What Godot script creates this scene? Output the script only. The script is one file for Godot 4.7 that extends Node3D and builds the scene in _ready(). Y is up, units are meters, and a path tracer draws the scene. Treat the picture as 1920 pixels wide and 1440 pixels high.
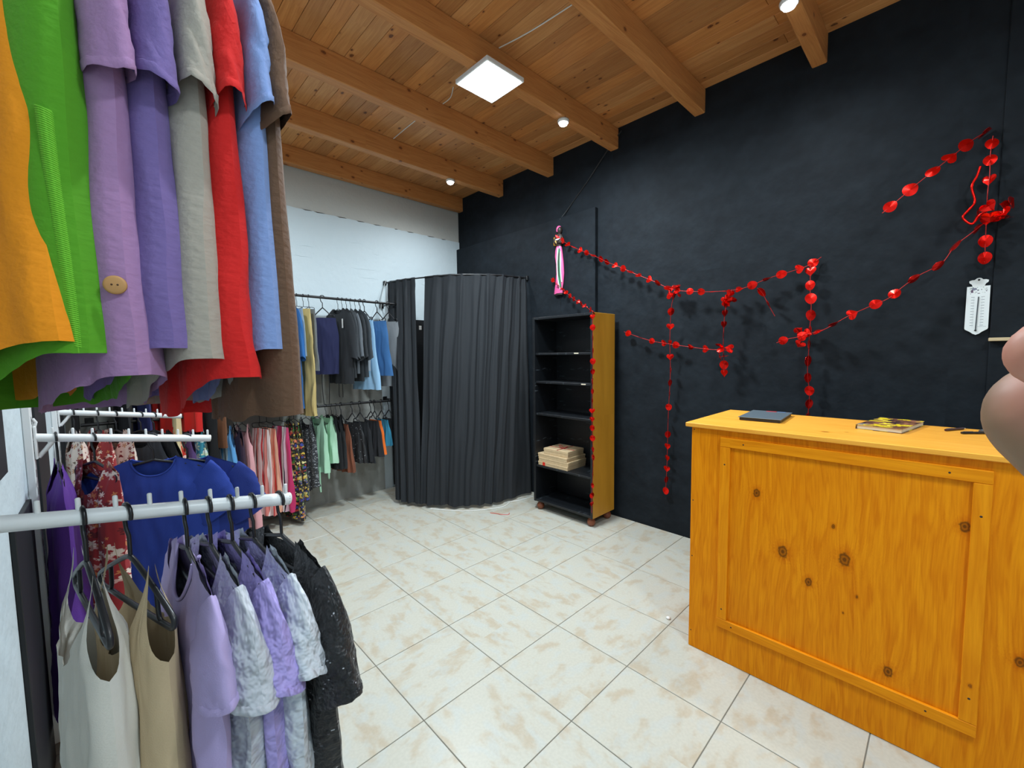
extends Node3D

const EYE := 1.575
const WALL_X := 3.467      # black wall
const LEFT_X := -0.25      # left wall
const BACK_Z := -4.58      # white back wall
const FRONT_Z := 1.7       # wall behind the camera
const PLANK_Y := 3.61
const BEAM_Y := 3.43
const TILE := 0.45

var used := {}
var M := {}
var rng := RandomNumberGenerator.new()


func _ready() -> void:
	rng.seed = 7
	# camera
	var cam := Camera3D.new()
	cam.name = "camera"
	cam.fov = 84.87
	cam.near = 0.01
	cam.far = 60.0
	add_child(cam)
	cam.position = Vector3(0, EYE, 0)
	cam.rotation_order = EULER_ORDER_YXZ
	cam.rotation_degrees = Vector3(-4.065, -43.904, -0.751)
	cam.current = true
	# surroundings
	var env := Environment.new()
	env.background_mode = Environment.BG_COLOR
	env.background_color = Color(0.02, 0.022, 0.025)
	env.tonemap_mode = Environment.TONE_MAPPER_LINEAR
	env.tonemap_exposure = 0.95
	env.sdfgi_enabled = true
	env.ssao_enabled = true
	env.ssil_enabled = true
	var we := WorldEnvironment.new()
	we.name = "surroundings"
	we.environment = env
	add_child(we)
	# lamps: one square panel under a beam, small round spots between the beams
	make_materials()
	ceiling_panel(Vector3(1.97, BEAM_Y, -2.225), 10.0, "square white LED panel lamp fixed under a beam above the bookcase side of the room")
	ceiling_panel(Vector3(1.0, BEAM_Y, 0.876), 5.0, "square white LED panel lamp fixed under a beam above the counter side of the room")
	var spot_at := [Vector3(2.73, BEAM_Y, -2.208), Vector3(2.74, BEAM_Y, -3.75), Vector3(2.72, BEAM_Y, -0.666), Vector3(0.6, BEAM_Y, -3.75), Vector3(0.6, BEAM_Y, -2.208), Vector3(0.6, BEAM_Y, -0.666)]
	var spot_by := ["on the same beam as the square panel lamp", "under the beam above the changing booth", "under the beam end above the counter", "under the beam above the clothes rails by the white wall", "under the panel lamp's beam on the left wall side", "under the beam above the bright knit tops"]
	for i in spot_at.size():
		ceiling_spot(spot_at[i], spot_by[i], 1.7)
	build_room()
	build_counter()
	build_shelf()
	build_booth()
	build_racks()
	build_near_upper()
	build_near_lower()
	build_mid_far()
	build_back_upper()
	build_back_lower()
	build_wall_decor()
	build_small_things()
	build_hand()


# ---------------------------------------------------------------- helpers

func numbered(called: String) -> String:
	if not used.has(called):
		used[called] = 0
		return called
	used[called] += 1
	return "%s_%03d" % [called, used[called]]


func thing(called: String, label: String, category: String, at := Vector3.ZERO, turn := 0.0, group := "") -> Node3D:
	var o := Node3D.new()
	o.name = numbered(called)
	add_child(o)
	o.position = at
	o.rotation.y = turn
	o.set_meta("label", label)
	o.set_meta("category", category)
	if group:
		o.set_meta("group", group)
	return o


func structure(called: String) -> Node3D:
	var o := Node3D.new()
	o.name = called
	o.set_meta("kind", "structure")
	add_child(o)
	return o


func part(parent: Node3D, called: String, mesh: Mesh, mat: Material, at := Vector3.ZERO) -> MeshInstance3D:
	var o := MeshInstance3D.new()
	o.name = called
	o.mesh = mesh
	o.material_override = mat
	o.cast_shadow = GeometryInstance3D.SHADOW_CASTING_SETTING_ON
	parent.add_child(o, true)
	o.position = at
	return o


func solo(called: String, label: String, category: String, mesh: Mesh, mat: Material, at := Vector3.ZERO, group := "") -> MeshInstance3D:
	var o := MeshInstance3D.new()
	o.name = numbered(called)
	o.mesh = mesh
	o.material_override = mat
	add_child(o)
	o.position = at
	o.set_meta("label", label)
	o.set_meta("category", category)
	if group:
		o.set_meta("group", group)
	return o


# collects quads, grids and tubes into one mesh
class MB:
	var v := PackedVector3Array()
	var n := PackedVector3Array()
	var t := PackedVector2Array()
	var ix := PackedInt32Array()

	func tri(a: int, b: int, c: int) -> void:
		ix.append(a); ix.append(b); ix.append(c)

	# flat polygon (convex) facing along "face"
	func poly(p: Array, face: Vector3, uv: Array = []) -> void:
		var base := v.size()
		var nn := Vector3.ZERO
		for i in range(1, p.size() - 1):
			nn += (p[i] - p[0]).cross(p[i + 1] - p[0])
		var ccw := nn.dot(face) > 0.0
		nn = nn.normalized() * (1.0 if ccw else -1.0)
		for i in p.size():
			v.append(p[i]); n.append(nn)
			t.append(uv[i] if uv.size() else Vector2(p[i].x + p[i].z, p[i].y))
		for i in range(1, p.size() - 1):
			if ccw:
				tri(base, base + i + 1, base + i)
			else:
				tri(base, base + i, base + i + 1)

	# rows of points; the middle of the grid faces "hint"
	func grid(rows: Array, uvs: Array, hint: Vector3, wrap := false) -> void:
		var h := rows.size()
		var w: int = rows[0].size()
		var base := v.size()
		var acc := PackedVector3Array()
		acc.resize(h * w)
		for i in h - 1:
			for j in w - 1:
				var a: Vector3 = rows[i][j]
				var fn: Vector3 = (rows[i + 1][j] - a).cross(rows[i][j + 1] - a) + (rows[i + 1][j + 1] - rows[i][j + 1]).cross(rows[i + 1][j + 1] - rows[i + 1][j])
				acc[i * w + j] += fn
				acc[(i + 1) * w + j] += fn
				acc[i * w + j + 1] += fn
				acc[(i + 1) * w + j + 1] += fn
		if wrap:
			for i in h:
				var s := acc[i * w] + acc[i * w + w - 1]
				acc[i * w] = s
				acc[i * w + w - 1] = s
		var total := Vector3.ZERO
		var sgn := 1.0
		if wrap:
			# compare with the direction away from the row's middle
			var mid := Vector3.ZERO
			var r: int = h / 2
			for j in w - 1:
				mid += rows[r][j]
			mid /= (w - 1)
			var sum := 0.0
			for j in w - 1:
				sum += acc[r * w + j].dot(rows[r][j] - mid)
			sgn = 1.0 if sum > 0.0 else -1.0
		else:
			for k in acc.size():
				total += acc[k]
			sgn = 1.0 if total.dot(hint) > 0.0 else -1.0
		for i in h:
			for j in w:
				v.append(rows[i][j])
				var q := acc[i * w + j] * sgn
				n.append(q.normalized() if q.length() > 1e-14 else Vector3.UP)
				t.append(uvs[i][j])
		for i in h - 1:
			for j in w - 1:
				var a := base + i * w + j
				if sgn > 0:
					tri(a, a + 1, a + w); tri(a + 1, a + w + 1, a + w)
				else:
					tri(a, a + w, a + 1); tri(a + 1, a + w, a + w + 1)

	func tube(path: Array, radius, sides := 8, caps := true) -> void:
		var rows := []
		var uvs := []
		var up := Vector3.ZERO
		var len := 0.0
		for i in path.size():
			var d: Vector3
			if i == 0:
				d = path[1] - path[0]
			elif i == path.size() - 1:
				d = path[i] - path[i - 1]
			else:
				d = (path[i + 1] - path[i]).normalized() + (path[i] - path[i - 1]).normalized()
			d = d.normalized()
			if i > 0:
				len += (path[i] - path[i - 1]).length()
			if up == Vector3.ZERO:
				up = Vector3.UP if absf(d.y) < 0.9 else Vector3.RIGHT
			var s := d.cross(up)
			if s.length() < 1e-5:
				s = d.cross(Vector3(0.3, 0.5, 0.8))
			s = s.normalized()
			up = s.cross(d).normalized()
			var r: float = radius[i] if radius is Array else radius
			var row := PackedVector3Array()
			var ur := PackedVector2Array()
			for k in sides + 1:
				var a := TAU * k / sides
				row.append(path[i] + (s * cos(a) + up * sin(a)) * r)
				ur.append(Vector2(float(k) / sides * TAU * r, len))
			rows.append(row)
			uvs.append(ur)
		grid(rows, uvs, Vector3.UP, true)
		if caps:
			for e in [0, path.size() - 1]:
				var p := []
				for k in sides:
					p.append(rows[e][k])
				var other: int = 1 if e == 0 else path.size() - 2
				poly(p, path[e] - path[other])

	# profile of (radius, height) turned round the y axis through "at"
	func lathe(profile: Array, at := Vector3.ZERO, sides := 20) -> void:
		var rows := []
		var uvs := []
		for q in profile:
			var row := PackedVector3Array()
			var ur := PackedVector2Array()
			for k in sides + 1:
				var a := TAU * k / sides
				row.append(at + Vector3(cos(a) * q.x, q.y, sin(a) * q.x))
				ur.append(Vector2(float(k) / sides, q.y))
			rows.append(row)
			uvs.append(ur)
		grid(rows, uvs, Vector3.UP, true)

	# box with chamfered edges; texture runs along axis "grain"
	func box(c: Vector3, s: Vector3, b := 0.002, grain := 1, shift := Vector2.ZERO) -> void:
		var h := s / 2.0
		b = minf(b, minf(h.x, minf(h.y, h.z)) * 0.9)
		for ax in 3:
			for sg in [-1.0, 1.0]:
				var a1: int = (ax + 1) % 3
				var a2: int = (ax + 2) % 3
				var face := Vector3.ZERO
				face[ax] = sg
				var p := []
				for q in [[-1, -1], [1, -1], [1, 1], [-1, 1]]:
					var w := Vector3.ZERO
					w[ax] = sg * h[ax]
					w[a1] = q[0] * (h[a1] - b)
					w[a2] = q[1] * (h[a2] - b)
					p.append(w)
				_put(p, face, c, grain, ax, shift)
		for ax in 3:
			var a1: int = (ax + 1) % 3
			var a2: int = (ax + 2) % 3
			for s1 in [-1.0, 1.0]:
				for s2 in [-1.0, 1.0]:
					var face := Vector3.ZERO
					face[a1] = s1
					face[a2] = s2
					var p := []
					for q in [[-1, 0], [1, 0], [1, 1], [-1, 1]]:
						var w := Vector3.ZERO
						w[ax] = q[0] * (h[ax] - b)
						w[a1] = s1 * (h[a1] - (b if q[1] else 0.0))
						w[a2] = s2 * (h[a2] - (0.0 if q[1] else b))
						p.append(w)
					_put(p, face, c, grain, a1, shift)
		for sx in [-1.0, 1.0]:
			for sy in [-1.0, 1.0]:
				for sz in [-1.0, 1.0]:
					var k := Vector3(sx, sy, sz)
					_put([Vector3(h.x, h.y - b, h.z - b) * k, Vector3(h.x - b, h.y, h.z - b) * k, Vector3(h.x - b, h.y - b, h.z) * k], k, c, grain, 0, shift)

	func _put(p: Array, face: Vector3, c: Vector3, grain: int, ax: int, shift: Vector2) -> void:
		var uv := []
		var o := []
		for w in p:
			o.append(w + c)
			var gv: float
			var gu: float
			if ax == grain:
				gv = w[(ax + 1) % 3]
				gu = w[(ax + 2) % 3]
			else:
				gv = w[grain]
				gu = w[3 - ax - grain]
			uv.append(Vector2(gu, gv) + shift)
		poly(o, face, uv)

	func mesh() -> ArrayMesh:
		var a := []
		a.resize(Mesh.ARRAY_MAX)
		a[Mesh.ARRAY_VERTEX] = v
		a[Mesh.ARRAY_NORMAL] = n
		a[Mesh.ARRAY_TEX_UV] = t
		a[Mesh.ARRAY_INDEX] = ix
		var m := ArrayMesh.new()
		m.add_surface_from_arrays(Mesh.PRIMITIVE_TRIANGLES, a)
		return m


func boxm(s: Vector3, b := 0.002, grain := 1, shift := Vector2.ZERO, c := Vector3.ZERO) -> ArrayMesh:
	var m := MB.new()
	m.box(c, s, b, grain, shift)
	return m.mesh()


func tubem(path: Array, r, sides := 8) -> ArrayMesh:
	var m := MB.new()
	m.tube(path, r, sides)
	return m.mesh()


# smooth path through points
func smooth(points: Array, steps := 6) -> Array:
	var o := []
	var k := points.size()
	for i in k - 1:
		var p0: Vector3 = points[maxi(i - 1, 0)]
		var p1: Vector3 = points[i]
		var p2: Vector3 = points[i + 1]
		var p3: Vector3 = points[mini(i + 2, k - 1)]
		for s in steps:
			o.append(p1.cubic_interpolate(p2, p0, p3, float(s) / steps))
	o.append(points[k - 1])
	return o


# ---------------------------------------------------------------- materials

func mat(c: Color, rough := 0.8, metal := 0.0) -> StandardMaterial3D:
	var m := StandardMaterial3D.new()
	m.albedo_color = c
	m.roughness = rough
	m.metallic = metal
	return m


func rgb(r: int, g: int, b: int) -> Color:
	return Color8(r, g, b)


func noise(seed: int, freq: float, octaves := 4) -> FastNoiseLite:
	var f := FastNoiseLite.new()
	f.seed = seed
	f.frequency = freq
	f.noise_type = FastNoiseLite.TYPE_SIMPLEX_SMOOTH
	f.fractal_octaves = octaves
	return f


func noise_normal(seed: int, freq: float, strength: float, octaves := 4, size := 512) -> ImageTexture:
	var im := noise(seed, freq, octaves).get_seamless_image(size, size)
	im.convert(Image.FORMAT_RGBA8)
	im.bump_map_to_normal_map(strength)
	return ImageTexture.create_from_image(im)


func paint_image(w: int, h: int, f: Callable) -> ImageTexture:
	var d := PackedByteArray()
	d.resize(w * h * 3)
	var k := 0
	for y in h:
		for x in w:
			var c: Color = f.call(x, y)
			d[k] = int(clampf(c.r, 0, 1) * 255.0)
			d[k + 1] = int(clampf(c.g, 0, 1) * 255.0)
			d[k + 2] = int(clampf(c.b, 0, 1) * 255.0)
			k += 3
	return ImageTexture.create_from_image(Image.create_from_data(w, h, false, Image.FORMAT_RGB8, d))


# pine: grain along v, knots as (u, v, radius) in texture metres
func wood(w_px: int, h_px: int, w_m: float, h_m: float, seed: int, pale: Color, deep: Color, knot: Color, knots: Array, stretch := 14.0) -> ImageTexture:
	var fine := noise(seed, 1.0, 3)
	var broad := noise(seed + 5, 1.0, 2)
	var warp := noise(seed + 9, 1.0, 2)
	return paint_image(w_px, h_px, func(x: int, y: int) -> Color:
		var u := float(x) / w_px * w_m
		var v := float(y) / h_px * h_m
		var uu := u + warp.get_noise_2d(u * 3.0, v * 1.1) * 0.02
		var dark := 0.0
		var halo := 0.0
		for q in knots:
			var du: float = u - q[0]
			var dv: float = (v - q[1]) * 0.66
			var e: float = q[2]
			if absf(du) > e * 7.0 or absf(dv) > e * 7.0:
				continue
			var r := sqrt(du * du + dv * dv) * (1.0 + 0.22 * warp.get_noise_2d(u * 60.0, v * 60.0 + q[0] * 30.0))
			uu += du / (r + 0.001) * e * 0.9 * exp(-r / (e * 2.2))
			dark = maxf(dark, (1.0 - smoothstep(e * 0.55, e * 1.0, r)) * (0.7 + 0.3 * sin(r / e * 12.0)))
			halo = maxf(halo, 1.0 - smoothstep(e * 0.8, e * 2.0, r))
		var g := fine.get_noise_2d(uu * 160.0, v * 160.0 / stretch / 3.0) * 0.5 + 0.5
		var b := broad.get_noise_2d(uu * 26.0, v * 26.0 / stretch) * 0.5 + 0.5
		var ring := 0.5 + 0.5 * sin((uu * 62.0 + b * 7.0) * 2.0)
		var k := clampf(0.15 + 0.45 * (b - 0.2) + 0.22 * ring * ring + 0.5 * (g - 0.5) + 0.35 * halo, 0.0, 1.15)
		return pale.lerp(deep, k).lerp(knot, dark))


func tex_mat(t: Texture2D, su: float, sv: float, rough := 0.6) -> StandardMaterial3D:
	var m := StandardMaterial3D.new()
	m.albedo_texture = t
	m.roughness = rough
	m.uv1_scale = Vector3(su, sv, 1)
	return m


func cloth(c: Color, nm: Texture2D = null, scale := 9.0, strength := 0.6, rough := 0.9) -> StandardMaterial3D:
	var m := StandardMaterial3D.new()
	m.albedo_color = c
	m.roughness = rough
	m.rim_enabled = true
	m.rim = 0.25
	m.rim_tint = 0.6
	m.normal_enabled = true
	m.normal_texture = nm if nm else M.weave
	m.normal_scale = strength
	m.uv1_scale = Vector3(scale, scale, 1)
	m.cull_mode = BaseMaterial3D.CULL_DISABLED
	return m


func print_cloth(t: Texture2D, su: float, sv: float, rough := 0.85) -> StandardMaterial3D:
	var m := tex_mat(t, su, sv, rough)
	m.cull_mode = BaseMaterial3D.CULL_DISABLED
	m.rim_enabled = true
	m.rim = 0.2
	return m


func blobs(size: int, seed: int, ground: Color, inks: Array, count: int, rmin: float, rmax: float, petal := true) -> ImageTexture:
	var im := Image.create(size, size, false, Image.FORMAT_RGB8)
	im.fill(ground)
	var r := RandomNumberGenerator.new()
	r.seed = seed
	for i in count:
		var cx := r.randf() * size
		var cy := r.randf() * size
		var rad := r.randf_range(rmin, rmax) * size
		var c: Color = inks[r.randi() % inks.size()]
		var lobes := 3 + r.randi() % 4
		var ph := r.randf() * TAU
		var ecc := r.randf_range(0.4, 1.0)
		var rr := int(ceil(rad))
		for y in range(-rr, rr + 1):
			for x in range(-rr, rr + 1):
				var a := atan2(y, x * ecc)
				var d := sqrt(x * x * ecc * ecc + y * y)
				var lim := rad * (0.68 + 0.32 * cos(lobes * a + ph)) if petal else rad
				if d < lim:
					im.set_pixel(posmod(int(cx) + x, size), posmod(int(cy) + y, size), c)
	return ImageTexture.create_from_image(im)


func stripes(bands: Array, width := 256) -> ImageTexture:
	# bands of [share, colour], running along v
	var im := Image.create(width, 8, false, Image.FORMAT_RGB8)
	var total := 0.0
	for b in bands:
		total += b[0]
	var x := 0.0
	for b in bands:
		var w: float = b[0] / total * width
		im.fill_rect(Rect2i(int(x), 0, int(ceil(w)) + 1, 8), b[1])
		x += w
	return ImageTexture.create_from_image(im)


func make_materials() -> void:
	M.weave = noise_normal(3, 0.09, 2.0, 3, 256)
	M.knit = noise_normal(4, 0.03, 5.0, 4, 256)
	M.crinkle = noise_normal(5, 0.018, 14.0, 3, 512)
	M.plaster = noise_normal(6, 0.02, 3.0, 5, 512)
	var rib := Image.create(64, 8, false, Image.FORMAT_RGBA8)
	for x in 64:
		var g := 0.5 + 0.5 * sin(x / 64.0 * TAU * 8.0)
		for y in 8:
			rib.set_pixel(x, y, Color(g, g, g))
	rib.bump_map_to_normal_map(3.0)
	M.rib = ImageTexture.create_from_image(rib)

	# floor tiles: cream marble with beige clouds
	var n1 := noise(21, 0.006, 5)
	var n2 := noise(22, 0.02, 4)
	var n3 := noise(23, 0.012, 3)
	M.tile = tex_mat(paint_image(1024, 1024, func(x: int, y: int) -> Color:
		var a := n1.get_noise_2d(x * 1.0, y * 2.0) + 0.45 * n2.get_noise_2d(x, y * 1.7)
		var b := n3.get_noise_2d(x + 400.0, y * 1.6)
		var k := smoothstep(-0.12, 0.55, a)
		var c := Color(0.735, 0.725, 0.675).lerp(Color(0.69, 0.63, 0.54), k * 0.7)
		c = c.lerp(Color(0.715, 0.73, 0.71), smoothstep(0.0, 0.55, b) * 0.6)
		return c * (1.0 + 0.03 * n2.get_noise_2d(x * 5.0, y * 5.0))), 0.55, 0.55, 0.3)
	M.grout = mat(rgb(112, 108, 98), 0.95)

	# ceiling pine
	var kn := []
	var r := RandomNumberGenerator.new()
	r.seed = 41
	for i in 60:
		kn.append([r.randf_range(0.0, 1.2), r.randf_range(0.0, 3.0), r.randf_range(0.004, 0.015)])
	M.plank = tex_mat(wood(512, 1280, 1.2, 3.0, 31, rgb(218, 162, 102), rgb(180, 118, 64), rgb(74, 40, 24), kn), 1.0 / 1.2, 1.0 / 3.0, 0.5)
	kn = []
	for i in 12:
		kn.append([r.randf_range(0.0, 0.4), r.randf_range(0.0, 2.4), r.randf_range(0.006, 0.014)])
	M.beam = tex_mat(wood(192, 1024, 0.4, 2.4, 51, rgb(212, 150, 88), rgb(174, 106, 52), rgb(92, 48, 26), kn), 1.0 / 0.4, 1.0 / 2.4, 0.5)
	M.plank_tones = [M.plank]
	for tone in [Color(0.93, 0.9, 0.87), Color(1.0, 0.95, 0.88), Color(0.88, 0.85, 0.82)]:
		var pm: StandardMaterial3D = M.plank.duplicate()
		pm.albedo_color = tone
		M.plank_tones.append(pm)
	M.plank_gap = mat(rgb(92, 62, 38), 0.9)

	# counter pine, orange varnish; u is along z, v along y in metres
	kn = [[0.308, 0.905, 0.0169], [0.421, 0.658, 0.0234], [0.643, 0.699, 0.0234], [0.522, 0.554, 0.0156], [0.601, 0.829, 0.0078], [0.975, 0.938, 0.0169], [0.794, 0.291, 0.0182], [0.688, 0.556, 0.0052], [0.646, 0.468, 0.0039], [1.121, 0.508, 0.0156], [1.38, 0.7, 0.0182]]
	M.counter = tex_mat(wood(1024, 768, 1.7, 1.2, 61, rgb(236, 150, 18), rgb(196, 100, 2), rgb(104, 58, 12), kn, 10.0), 1.0 / 1.7, 1.0 / 1.2, 0.38)
	M.counter_trim = tex_mat(wood(128, 768, 0.3, 1.5, 67, rgb(236, 152, 22), rgb(204, 112, 6), rgb(130, 70, 20), [[0.1, 0.5, 0.006], [0.2, 1.1, 0.01]]), 1.0 / 0.3, 1.0 / 1.5, 0.38)
	M.counter_top = tex_mat(wood(384, 768, 0.8, 1.6, 71, rgb(242, 176, 74), rgb(222, 144, 44), rgb(120, 64, 20), [[0.15, 0.55, 0.012], [0.2, 0.62, 0.006], [0.5, 1.1, 0.009], [0.62, 0.3, 0.012]], 18.0), 1.0 / 0.8, 1.0 / 1.6, 0.35)
	for q in [M.counter, M.counter_trim, M.counter_top]:
		q.metallic_specular = 0.22
	M.screw = mat(rgb(40, 24, 14), 0.6)

	# walls
	M.white_wall = mat(rgb(200, 213, 218), 0.85)
	M.white_wall.normal_enabled = true
	M.white_wall.normal_texture = M.plaster
	M.white_wall.normal_scale = 0.5
	M.white_wall.uv1_triplanar = true
	M.white_wall.uv1_world_triplanar = true
	M.white_wall.uv1_scale = Vector3.ONE * 0.9
	M.band_wall = M.white_wall.duplicate()
	M.band_wall.albedo_color = rgb(188, 188, 182)
	M.grey_wall = M.white_wall.duplicate()
	M.grey_wall.albedo_color = rgb(146, 146, 140)
	var bn := noise(77, 0.012, 5)
	var bn2 := noise(78, 0.05, 3)
	M.black_wall = StandardMaterial3D.new()
	M.black_wall.albedo_texture = paint_image(512, 512, func(x: int, y: int) -> Color:
		var k := 0.5 + 0.5 * bn.get_noise_2d(x, y * 1.5) + 0.25 * bn2.get_noise_2d(x, y)
		return Color(0.062, 0.082, 0.102).lerp(Color(0.112, 0.138, 0.162), clampf(k, 0, 1)))
	M.black_wall.roughness = 0.72
	M.black_wall.metallic_specular = 0.3
	M.black_wall.normal_enabled = true
	M.black_wall.normal_texture = M.plaster
	M.black_wall.normal_scale = 0.35
	M.black_wall.uv1_triplanar = true
	M.black_wall.uv1_world_triplanar = true
	M.black_wall.uv1_scale = Vector3.ONE * 0.45
	M.black_paint = mat(rgb(22, 25, 29), 0.6)
	M.black_metal = mat(rgb(18, 18, 20), 0.4)
	M.white_metal = mat(rgb(224, 226, 226), 0.35)
	M.hanger = mat(rgb(22, 23, 26), 0.35)
	M.wire = mat(rgb(30, 30, 34), 0.4, 0.4)
	M.white_plastic = mat(rgb(226, 226, 222), 0.5)
	M.chip = mat(rgb(78, 74, 66), 0.9)


# ---------------------------------------------------------------- lamps

func ceiling_panel(at: Vector3, energy: float, label: String) -> void:
	var t := thing("ceiling_panel_light", label, "ceiling light", at)
	part(t, "housing", boxm(Vector3(0.33, 0.03, 0.33), 0.004), M.white_plastic, Vector3(0, -0.016, 0))
	var glow := mat(Color(0.9, 0.96, 1.0), 0.5)
	glow.emission_enabled = true
	glow.emission = Color(0.9, 0.96, 1.0)
	glow.emission_energy_multiplier = 14.0
	part(t, "light_diffuser", boxm(Vector3(0.305, 0.004, 0.305), 0.001), glow, Vector3(0, -0.033, 0))
	var l := AreaLight3D.new()
	l.name = "panel_glow"
	l.area_size = Vector2(0.30, 0.30)
	l.light_color = Color(0.9, 0.965, 1.0)
	l.light_energy = energy
	l.shadow_enabled = true
	t.add_child(l)
	l.position = Vector3(0, -0.04, 0)
	l.rotation_degrees = Vector3(-90, 0, 0)


func ceiling_spot(at: Vector3, where: String, energy: float) -> void:
	var t := thing("ceiling_spot_light", "small round white spot lamp " + where, "spot light", at, 0.0, "round spot lamps between the beams")
	var m := MB.new()
	m.lathe([Vector2(0.0, -0.0005), Vector2(0.045, -0.0005), Vector2(0.047, -0.012), Vector2(0.043, -0.024), Vector2(0.038, -0.026), Vector2(0.036, -0.022), Vector2(0.0, -0.022)])
	part(t, "ring", m.mesh(), M.white_plastic)
	var glow := mat(Color(1, 0.99, 0.95), 0.5)
	glow.emission_enabled = true
	glow.emission = Color(0.98, 0.98, 1.0)
	glow.emission_energy_multiplier = 14.0
	var b := MB.new()
	b.lathe([Vector2(0.0, -0.05), Vector2(0.015, -0.048), Vector2(0.03, -0.039), Vector2(0.036, -0.025), Vector2(0.0, -0.0225)])
	part(t, "bulb", b.mesh(), glow)
	var l := SpotLight3D.new()
	l.name = "spot_glow"
	l.light_color = Color(0.95, 0.98, 1.0)
	l.light_energy = energy
	l.light_size = 0.035
	l.spot_angle = 86.0
	l.spot_angle_attenuation = 1.0
	l.spot_range = 12.0
	l.spot_attenuation = 2.0
	l.shadow_enabled = true
	t.add_child(l)
	l.position = Vector3(0, -0.06, 0)
	l.rotation_degrees = Vector3(-90, 0, 0)


# ---------------------------------------------------------------- room

func build_room() -> void:
	# floor: grout bed and one slab per tile
	var fl := structure("floor")
	part(fl, "bed", boxm(Vector3(WALL_X - LEFT_X + 0.3, 0.1, FRONT_Z - BACK_Z + 0.3), 0.001), M.grout, Vector3((WALL_X + LEFT_X) / 2, -0.0525, (FRONT_Z + BACK_Z) / 2))
	var whole := []
	for k in 10:
		whole.append(boxm(Vector3(TILE - 0.004, 0.008, TILE - 0.004), 0.0012, [0, 2][k % 2], Vector2(k * 0.53, k * 0.37)))
	var x := 0.897 - TILE * 3
	while x < WALL_X:
		var z := -1.059 - TILE * 8
		while z < FRONT_Z:
			var x0 := maxf(x, LEFT_X)
			var x1 := minf(x + TILE, WALL_X)
			var z0 := maxf(z, BACK_Z)
			var z1 := minf(z + TILE, FRONT_Z)
			if x1 - x0 > 0.02 and z1 - z0 > 0.02:
				var full := x1 - x0 > TILE - 0.001 and z1 - z0 > TILE - 0.001
				var kk := rng.randi() % 10
				var m: Mesh = whole[kk] if full else boxm(Vector3(x1 - x0 - 0.004, 0.008, z1 - z0 - 0.004), 0.0012, 2, Vector2(rng.randf() * 3, rng.randf() * 3))
				part(fl, "tile", m, M.tile, Vector3((x0 + x1) / 2, -0.004, (z0 + z1) / 2))
			z += TILE
		x += TILE

	# ceiling: boards along z on beams along x
	var ce := structure("ceiling")
	var wid := 0.11
	part(ce, "deck", boxm(Vector3(WALL_X - LEFT_X + 0.4, 0.1, FRONT_Z - BACK_Z + 0.4), 0.001), M.plank_gap, Vector3((WALL_X + LEFT_X) / 2, PLANK_Y + 0.068, (FRONT_Z + BACK_Z) / 2))
	var lens := [1.542, 2.313, 3.084]
	var boards := []
	for k in 3:
		var row := []
		for q in 7:
			row.append(boxm(Vector3(wid - 0.0025, 0.018, lens[k] - 0.002), 0.0015, 2, Vector2(q * 0.171 + 0.055, k * 0.9 + q * 0.61)))
		boards.append(row)
	var n := int(ceil((WALL_X - LEFT_X + 0.1) / wid))
	for i in n:
		var bx := WALL_X + 0.02 - wid * (i + 0.5)
		var z := BACK_Z - 0.12 - (0.771 if i % 2 else 0.0) + 0.02
		while z < FRONT_Z:
			var k := rng.randi() % 3
			part(ce, "plank", boards[k][rng.randi() % 7], M.plank_tones[rng.randi() % 4], Vector3(bx, PLANK_Y + 0.009, z + lens[k] / 2))
			z += lens[k]
	var bl := WALL_X - LEFT_X + 0.06
	for k in 8:
		var bz := -0.666 - 0.771 * (k - 2)
		if k == 7:
			bz = BACK_Z + 0.052
		var bm := boxm(Vector3(bl, PLANK_Y - BEAM_Y + (0.0 if k < 7 else -0.012), 0.082), 0.005, 0, Vector2(0.05 * k, k * 0.77))
		part(ce, "beam", bm, M.beam, Vector3((WALL_X + LEFT_X) / 2, (PLANK_Y + BEAM_Y) / 2 + (0.0 if k < 7 else 0.006), bz))

	# white back wall: body, grey band above the crack, grey plaster below
	var wb := structure("wall_back")
	part(wb, "wall_body", boxm(Vector3(WALL_X - LEFT_X + 0.3, 3.9, 0.12), 0.001), M.band_wall, Vector3((WALL_X + LEFT_X) / 2, 1.83, BACK_Z - 0.07))
	part(wb, "white_plaster", ragged_slab(LEFT_X, WALL_X + 0.02, 0.0, 3.06, BACK_Z - 0.012, 0.014, 91, 0.006), M.white_wall)
	part(wb, "grey_plaster", ragged_slab(LEFT_X, 2.29, 0.0, 1.92, BACK_Z + 0.002, 0.012, 92, 0.012), M.grey_wall)
	var cr := RandomNumberGenerator.new()
	cr.seed = 5
	for i in 8:
		var cm := MB.new()
		var w := cr.randf_range(0.05, 0.28)
		var path := []
		for s in 6:
			path.append(Vector3((s / 5.0 - 0.5) * w, cr.randf_range(-0.006, 0.006), 0))
		cm.tube(path, [0.0006, 0.0016, 0.0022, 0.0018, 0.0012, 0.0005], 5)
		part(wb, "trowel_ridge", cm.mesh(), M.white_wall, Vector3(cr.randf_range(1.4, 3.3), cr.randf_range(2.35, 2.95), BACK_Z + 0.0025))

	for i in 9:
		var ch := MB.new()
		var w := cr.randf_range(0.03, 0.12)
		ch.tube([Vector3(-w / 2, 0.001, 0), Vector3(-w / 5, -0.002, 0), Vector3(w / 4, 0.001, 0), Vector3(w / 2, 0, 0)], [0.001, 0.0045, 0.0035, 0.001], 5)
		part(wb, "chipped_edge", ch.mesh(), M.chip, Vector3(1.5 + i * 0.21 + cr.randf_range(-0.06, 0.06), 3.06, BACK_Z + 0.001))

	# black wall with a thicker lower stretch by the corner
	var wr := structure("wall_right")
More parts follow.
